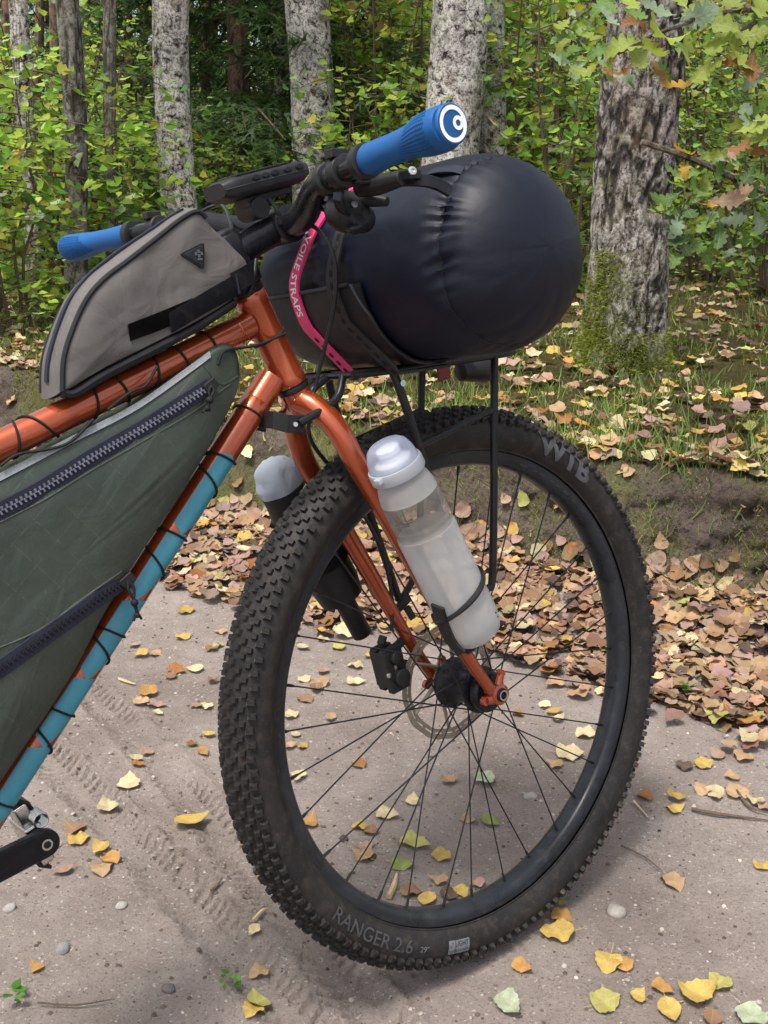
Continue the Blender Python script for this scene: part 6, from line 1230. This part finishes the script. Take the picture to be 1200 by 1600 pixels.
SH += [(-260, 6.4, 1, 1.0, 'shrub beyond the left edge'), (-420, 7.2, 0, 1.1, 'second shrub beyond the left edge'), (-620, 8.0, 1, 1.1, 'third shrub beyond the left edge'), (-150, 9.0, 5, 1.0, 'tall shrub beyond the left edge'), (-420, 10.5, 5, 1.1, 'second tall shrub beyond the left edge'), (-800, 11.0, 5, 1.1, 'third tall shrub beyond the left edge'), (1420, 7.0, 1, 1.0, 'shrub beyond the right edge'), (1620, 8.0, 5, 1.0, 'tall shrub beyond the right edge'), (1850, 9.0, 1, 1.1, 'second shrub beyond the right edge')]
for px, Y, v, sc, lab in SH: x, y = sp(px, Y); shrub(x, y, v, sc, r.uniform(0, 6), lab, None)
q = np.random.default_rng(77)
REFS = [(36, 'leaning birch'), (110, 'grey trunk'), (178, 'slender stem'), (276, 'straight birch'), (395, 'spruce'), (478, 'pale birch'), (612, 'pine left of the thick birch'), (706, 'thick birch'), (770, 'slimmer birch'), (880, 'brownish stem'), (1000, 'old birch'), (1150, 'right edge')]
ADJ = ['yellow-green', 'tall bright', 'low', 'yellowing', 'low dark', 'very tall']
for i in range(40):
    Y = 8.4+7.5*(i/40)+q.normal()*.3; px = 600+(((i*0.618034) % 1)-.5)*1400
    if 300 < px < 480 and Y < 12.5: continue
    ref = min(REFS, key=lambda t: abs(t[0]-px)); v = int(q.choice([0, 2, 2, 4, 3] if px < 560 else [0, 1, 1, 3, 5]))
    lab = ADJ[v]+' forest shrub '+('left of the ' if px < ref[0]-22 else 'right of the ' if px > ref[0]+22 else 'behind the ')+ref[1]+(', far back' if Y > 12 else '')
    x, y = sp(px, Y); shrub(x, y, v, q.uniform(.8, 1.1)*(.78 if px < 330 else 1), q.uniform(0, 6), lab, 'undergrowth shrubs deep in the forest')

# ---- spruces
def spruce_mesh(seed, H):
    q = np.random.default_rng(seed); ST = MB(); ST.tube([(0, 0, -.1), (0, 0, H*.5), (0, 0, H)], [.10, .06, .01], 8); T = []; HD = []; UP = []
    z = .5
    while z < H-.2:
        for b in range(6):
            a = q.uniform(0, 2*pi); L = (1-z/H)*1.7*q.uniform(.75, 1.1)+.15; d = np.array([cos(a), sin(a), 0]); sd = np.array([-sin(a), cos(a), 0]); tip = np.array([0, 0, -.28*L]); ST.tube([np.array([0, 0, z]), np.array([0, 0, z])+d*L*.5+tip*.35, np.array([0, 0, z])+d*L+tip*.8], [.014, .009, .003], 4)
            for u in np.linspace(.15, 1, int(10*L)+4):
                p = np.array([0, 0, z])+d*L*u+tip*u*u
                for s in (-1, 1):
                    for w in np.linspace(.1, 1, 4):
                        ll = .34*L*(1.1-u*.75)*w; T.append(p+sd*s*ll+np.array([0, 0, -.18*ll])+q.normal(size=3)*.02); HD.append(sd*s+d*.6+np.array([0, 0, -.35])); UP.append(np.array([0, 0, 1.])+.5*q.normal(size=3))
        z += q.uniform(.20, .30)
    T, HD, UP = np.array(T), np.array(HD), np.array(UP); n = len(T); V0 = []; F0 = []
    for k, (a, l) in enumerate(((0, 1), (.7, .7), (-.7, .7), (1.2, .5), (-1.2, .5))):
        dx, dy = sin(a)*l, cos(a)*l; o_ = len(V0); V0 += [(-.06*cos(a), .06*sin(a)+.12*k*.5, 0), (.06*cos(a), -.06*sin(a)+.12*k*.5, 0), (dx+.012, dy+.06*k, -.08), (dx-.012, dy+.06*k, -.08)]; F0.append((o_, o_+1, o_+2, o_+3))
    c = np.array((.075, .135, .045))*(1+.3*q.normal(size=(n, 1))); tip_ = q.random(n) < .2; c[tip_] = np.array((.12, .20, .05)); tmp = scatter('crown', (np.array(V0), F0), basis(UP, HD), T, .13*(.6+.8*q.random(n)), np.clip(c, .008, .3), M['green']); me = tmp.data; bpy.data.objects.remove(tmp); so = ST.build('trunk', M['pine'], None); sm = so.data; bpy.data.objects.remove(so); return me, sm
SPV = [spruce_mesh(301, 5.2), spruce_mesh(302, 7.5)]
for px, Y, v, sc, lab in ((392, 7.9, 0, .95, 'dark green spruce standing between the straight birch and the pale birch'), (352, 10.5, 1, 1.0, 'taller spruce behind the first spruce'), (525, 12.5, 1, .95, 'spruce right of the pale birch, deep in the forest'), (130, 16.0, 1, 1.1, 'distant spruce behind the left trunks'), (890, 13.5, 1, 1.0, 'dark spruce behind the top of the dry bag'), (1160, 12.5, 1, 1.0, 'dark spruce at the right edge'), (690, 15.0, 1, 1.1, 'distant spruce behind the thick birch')):
    x, y = sp(px, Y); root = wempty('spruce_tree', (x, y, float(h(x, y)))); root.rotation_euler = (0, 0, q.uniform(0, 6)); root.scale = (sc,)*3; tag(root, lab, 'tree')
    for nm, me in zip(('crown', 'trunk'), SPV[v]): o = bpy.data.objects.new(nm, me); COL.objects.link(o); o.parent = root

# ---- crowns high above the frame
for root, B, cr, seed in CROWNS:
    q = np.random.default_rng(seed+900); n = 420; P = randdir(q, n)*(q.random(n)**.4)[:, None]*np.array((cr, cr, cr*.9))+B+np.array((0, 0, -.2)); c = np.array(GRN)[q.choice(4, n)]*(1+.2*q.normal(size=(n, 1)))
    scatter('crown', leaf_tpl('simple', .2, .2), basis(randdir(q, n)*.7+np.array((0, 0, 1.)), randdir(q, n)), P, .10*(.6+.8*q.random(n)), np.clip(c, .01, .5), M['green'], root)

# ---- the deep forest, one mass
q = np.random.default_rng(55); n = 42000; Y = q.uniform(17.5, 28, n); X = q.uniform(-1, 1, n)*(Y*1.0+6); Zc = .3+q.random(n)**.75*9.5; keep = fbm(np.c_[X*.55, Y*.35, Zc*.45], 3, 71)+.30-.055*Zc-np.where(X < -.5, .11*np.maximum(0, Zc-2.5), 0) > 0; X, Y, Zc = X[keep], Y[keep], Zc[keep]; n = len(X)
c = np.array([(.40, .50, .16), (.26, .36, .13), (.52, .58, .18), (.15, .23, .09)])[q.choice(4, n, p=(.3, .3, .2, .2))]*(1+.25*q.normal(size=(n, 1)))
o = scatter('forest', leaf_tpl('simple', .2, .2), basis(randdir(q, n)*.8+np.array((0, -.4, .7)), randdir(q, n)), np.c_[X, Y, Zc], .30*(.5+.9*q.random(n)), np.clip(c, .005, .4), M['green']); tag(o, 'dense mass of green foliage deep in the forest', 'forest', kind='stuff')

# ================================================================== OAK TWIGS REACHING IN FROM THE RIGHT
ok = wempty('oak_tree', (2.05, 3.05, float(h(2.05, 3.05)))); tag(ok, 'young oak whose leafy twigs reach in from the right edge', 'tree')
ob = bark('oak_bark', (.22, .19, .15), (.12, .10, .08), (.03, .025, .02), (.2, .21, .16), 2, .4)
tk = MB(); tk.tube([(2.05, 3.05, float(h(2.05, 3.05))-.05), (2.02, 3.03, 1.0), (2.06, 3.0, 2.2), (2.0, 3.0, 3.4)], [.05, .042, .03, .012], 12, sm=5); tk.build('trunk', ob, ok)
V0, F0 = leaf_tpl('oak', .16, .35); OAK = []
for k in range(4):
    V1, F1 = leaf_tpl('oak', (.30, -.25, .5, .12)[k], (.5, 1.1, -.8, .3)[k]); V1, F1 = add_stalk(V1, F1, .10, .012); me = bpy.data.meshes.new('leaf'); me.from_pydata([tuple(v) for v in V1], [], F1); finish(me, 180); me.materials.append(M['oak']); OAK.append(me)
OC = {'g': (.12, .23, .04), 'y': (.25, .32, .045), 'b': (.25, .34, .22), 'r': (.24, .10, .03), 'o': (.50, .29, .035), 't': (.38, .24, .16), 'd': (.06, .12, .035)}
def wpt(p): return ptY(p[0], p[1], p[2])
def limb(pts, r0, r1): b = MB(); P = [wpt(p) for p in pts]; b.tube(P, list(np.linspace(r0, r1, len(P))), 7, sm=5); b.build('branch', ob, ok); return P
limb([(1330, 40, 3.0), (1260, 30, 2.75), (1180, 15, 2.6), (1110, 22, 2.5), (1060, 40, 2.42), (1010, 60, 2.4), (965, 85, 2.4)], .009, .0025); limb([(1260, 30, 2.75), (1215, 28, 2.65), (1170, 40, 2.6), (1130, 70, 2.55), (1085, 75, 2.5)], .006, .002)
limb([(1180, 15, 2.6), (1120, -10, 2.6), (1040, -25, 2.6), (960, -10, 2.65), (900, 30, 2.7)], .004, .0015)
limb([(1390, 330, 3.1), (1300, 325, 3.0), (1200, 300, 3.0), (1140, 275, 3.0), (1075, 246, 3.0), (1002, 222, 2.98)], .014, .0075); limb([(1140, 275, 3.0), (1105, 285, 2.98), (1075, 310, 2.95), (1060, 345, 2.95), (1050, 385, 2.95)], .004, .0015)
limb([(1200, 300, 3.0), (1160, 320, 2.95), (1120, 325, 2.9), (1100, 360, 2.9)], .004, .0015); limb([(1300, 325, 3.0), (1250, 250, 2.9), (1200, 200, 2.85), (1170, 180, 2.8)], .006, .002); limb([(1330, 40, 3.0), (1400, 60, 3.05), (1500, 120, 3.1)], .010, .014)
limb([(1390, 330, 3.1), (1480, 340, 3.12), (1560, 345, 3.1)], .015, .02)
OL = """1045,60,2.35,95,100,y 1070,85,2.38,110,60,y 1015,75,2.38,80,-80,y 985,70,2.4,85,170,y 960,90,2.42,70,-150,y 975,110,2.4,70,-95,r 945,80,2.45,60,200,g 1000,40,2.45,75,150,r 1030,20,2.45,80,100,b 1080,30,2.45,90,30,b 1110,40,2.5,85,-20,y 1130,60,2.5,85,-70,y 1150,85,2.5,80,-40,y 1165,55,2.52,80,-10,y 1185,20,2.55,80,60,y 1150,15,2.55,85,100,y 1100,5,2.55,80,160,y 1060,-5,2.6,80,120,y 1195,75,2.5,75,-60,g 1175,100,2.5,65,-100,r 1145,100,2.5,60,-120,r 1120,95,2.48,70,-90,y 1100,110,2.45,65,-110,y 1065,135,2.4,70,195,o 1025,110,2.42,60,-100,r 920,110,2.6,55,190,y 900,80,2.65,60,170,g 890,60,2.7,60,140,g 930,60,2.6,60,110,y 915,40,2.65,60,160,g 955,35,2.6,65,120,b 880,40,2.7,55,200,y 905,100,2.65,55,-110,b 990,10,2.6,65,100,y 950,5,2.65,65,140,g 1075,240,3.0,52,100,o 1068,260,3.0,45,-80,o 1085,270,2.98,60,-60,g 1100,285,2.97,60,-100,y 1120,275,2.97,55,60,g 1125,250,2.98,60,80,b 1060,290,2.97,58,-150,g 1045,310,2.95,65,190,g 1040,330,2.95,60,-165,g 1060,345,2.95,62,-120,b 1075,330,2.95,58,-70,d 1090,345,2.95,60,-50,y 1050,365,2.95,58,-140,d 1070,375,2.95,60,-95,d 1085,380,2.95,55,-70,g 1060,400,2.95,52,-110,g 1100,320,2.95,65,-10,o 1130,315,2.9,75,10,t 1150,305,2.92,62,25,t 1110,345,2.9,58,-50,g 1125,360,2.9,60,-80,d 1115,385,2.9,55,-100,g 1140,345,2.92,60,-20,b 1155,360,2.92,55,-40,g 1095,300,2.95,55,120,g 1160,285,2.97,55,60,d 1175,200,2.8,75,20,y 1190,215,2.8,80,-30,y 1165,225,2.85,60,-100,r 1195,240,2.85,70,-80,r 1150,235,2.9,55,-140,t 1185,175,2.82,75,60,g 1200,185,2.8,80,10,b 1205,160,2.82,75,90,y 1190,280,2.95,65,40,g 1200,330,2.9,65,-30,g 1185,345,2.92,60,-80,b 1145,250,2.9,55,150,g 1066,71,2.43,80,57,g 993,81,2.46,68,-59,y 970,119,2.50,59,-16,b 969,121,2.48,59,9,b 1190,50,2.60,68,107,g 1173,26,2.63,72,-34,y 1100,34,2.63,68,157,d 1081,-26,2.68,68,40,g 1192,99,2.58,63,42,g 1184,123,2.58,55,-147,b 1146,87,2.56,59,88,y 1039,116,2.48,59,137,g 886,64,2.73,51,-149,y 868,90,2.78,51,23,b 933,59,2.68,51,159,g 877,55,2.78,46,-49,y 891,108,2.73,46,-15,y 986,22,2.68,55,-9,g 957,20,2.73,55,-102,g 1060,278,3.08,38,10,y 1073,303,3.05,51,-160,y 1119,269,3.05,46,133,y 1106,245,3.06,51,19,y 1054,271,3.05,49,-157,g 1029,326,3.03,55,-33,y 1053,332,3.03,51,162,g 1050,341,3.03,52,-56,d 1067,381,3.03,49,-59,d 1090,357,3.03,51,-153,y 1108,408,3.03,46,124,g 1122,336,3.03,55,-127,y 1153,330,3.00,52,-32,d 1106,338,2.98,49,44,b 1121,344,2.98,51,-68,g 1138,399,2.98,46,91,b 1159,313,3.05,46,169,y 1201,189,2.88,63,-136,y 1175,192,2.88,68,-153,y 1202,157,2.90,63,-83,y 1171,193,2.88,68,104,b 1233,174,2.90,63,-112,y 1215,289,3.03,55,74,g 1182,312,2.98,55,103,g 1205,337,3.00,51,-105,g 1151,280,2.98,46,34,g"""
for tok in OL.split():
    px, py, Y, L, ang, c = tok.split(','); px, py, Y, L, ang = int(px), int(py), float(Y), int(L), radians(int(ang)); P = ptY(px, py, Y); s = L/FPX*Y*.74; hd = np.array([[cos(ang), .5*q.normal(), sin(ang)-.15]]); up = np.array([[.6*q.normal(), -.8+.5*q.normal(), .8+.5*q.normal()]]); R_ = basis(up, hd)[0]*s
    o = bpy.data.objects.new('leaf', OAK[q.integers(4)]); COL.objects.link(o); o.parent = ok; st = P-R_[:, 1]*.4-np.array(BASE[ok]); o.matrix_local = Matrix([[*R_[i], st[i]] for i in range(3)]+[[0, 0, 0, 1]]); cc = np.array(OC[c])*(1+.12*q.normal()); o.color = (*np.clip(cc, .01, .7), 1)
